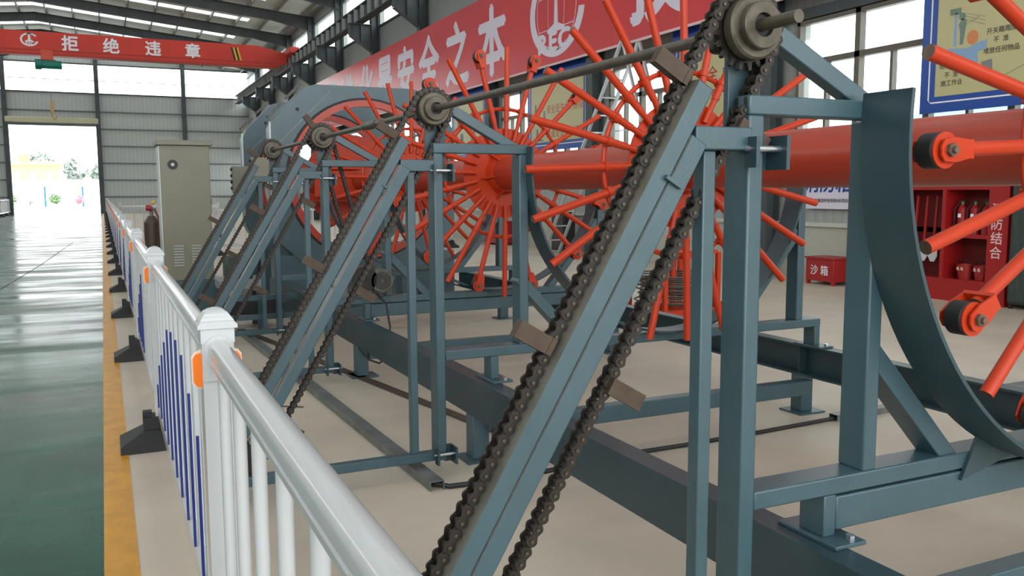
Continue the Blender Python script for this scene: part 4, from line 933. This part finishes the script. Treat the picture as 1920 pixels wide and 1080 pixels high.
ORDW = ('zeroth', 'first', 'second', 'third', 'fourth', 'fifth', 'sixth', 'seventh', 'eighth', 'ninth', 'tenth', 'eleventh', 'twelfth', 'thirteenth', 'fourteenth', 'fifteenth', 'sixteenth', 'seventeenth', 'eighteenth', 'nineteenth', 'twentieth', 'twenty-first', 'twenty-second', 'twenty-third')
names = ('beside the camera', 'nearest full panel', 'second panel', 'third panel')
for i, y in enumerate(PY[:-1]):
    mw = Matrix.Translation((FX, y, 0))
    if i < 4:
        t = thing('safety_fence', 'white plastic fence panel with blue bars along the yellow line, '+names[i], 'fence', (FX, y, 0), 'fence panels along the yellow line')
        inst('top_rail', M_TR, t, mw); inst('bottom_rail', M_BR, t, mw)
        for q, p in enumerate(pos):
            m2 = Matrix.Translation((FX, y+p, 0)); inst('baluster', M_BA, t, m2)
            if i and q in tops and (i == 1 or q > 5): inst('blue_bar', M_BL[q], t, m2)
    else:
        o = bpy.data.objects.new('safety_fence', M_FAR); COL.objects.link(o); o.location = (FX, y, 0)
        tag(o, 'distant white fence section by the yellow line, %s counted from the nearest post' % ORDW[i], 'fence', 'fence panels along the yellow line')
for i, y in enumerate(PY):
    if y < 0: continue
    lab = {1: 'nearest white square fence post with a stepped cap and orange reflectors', 2: 'second white fence post along the yellow line', 3: 'third white fence post along the yellow line', 4: 'fourth white fence post along the yellow line'}.get(i, 'distant white fence post on a black foot, %s along the yellow line from the nearest' % ORDW[i])
    fence_post(FX, y, lab, 'fence posts along the yellow line')
for i in range(3):                                      # far fence on the left of the aisle
    y = 62.6+3.03*i
    o = bpy.data.objects.new('safety_fence', M_FAR); COL.objects.link(o); o.location = (-6.05, y, 0); tag(o, 'far white fence section left of the aisle, %s' % ('nearest of three', 'middle one', 'next to the end wall')[i], 'fence', 'left aisle fence')
    fence_post(-6.05, y, 'far white fence post left of the aisle, %s' % ('nearest of three', 'middle one', 'closest to the end wall')[i], 'left aisle fence posts')
def cross_fence(x0, n, y, lab):
    for i in range(n):
        o = bpy.data.objects.new('safety_fence', M_FAR); COL.objects.link(o)
        mw = Matrix.Rotation(-PI/2, 4, 'Z'); mw.translation = (x0+3.03*i, y, 0); o.matrix_basis = mw
        tag(o, 'white fence section with blue bars '+lab+(', left one' if i == 0 else ', right one') if n > 1 else 'white fence section with blue bars '+lab, 'fence', 'fence panels across the hall '+lab)
    for i in range(n+1): fence_post(x0+3.03*i, y, 'white fence post '+lab+', '+(('leftmost', 'middle', 'rightmost') if n > 1 else ('left end', 'right end'))[i], 'fence posts '+lab, PI/2)
cross_fence(0.5, 1, 31.0, 'crossing the hall beyond the gas cylinder')
cross_fence(2.45, 2, 22.0, 'crossing the hall behind the octagon head')
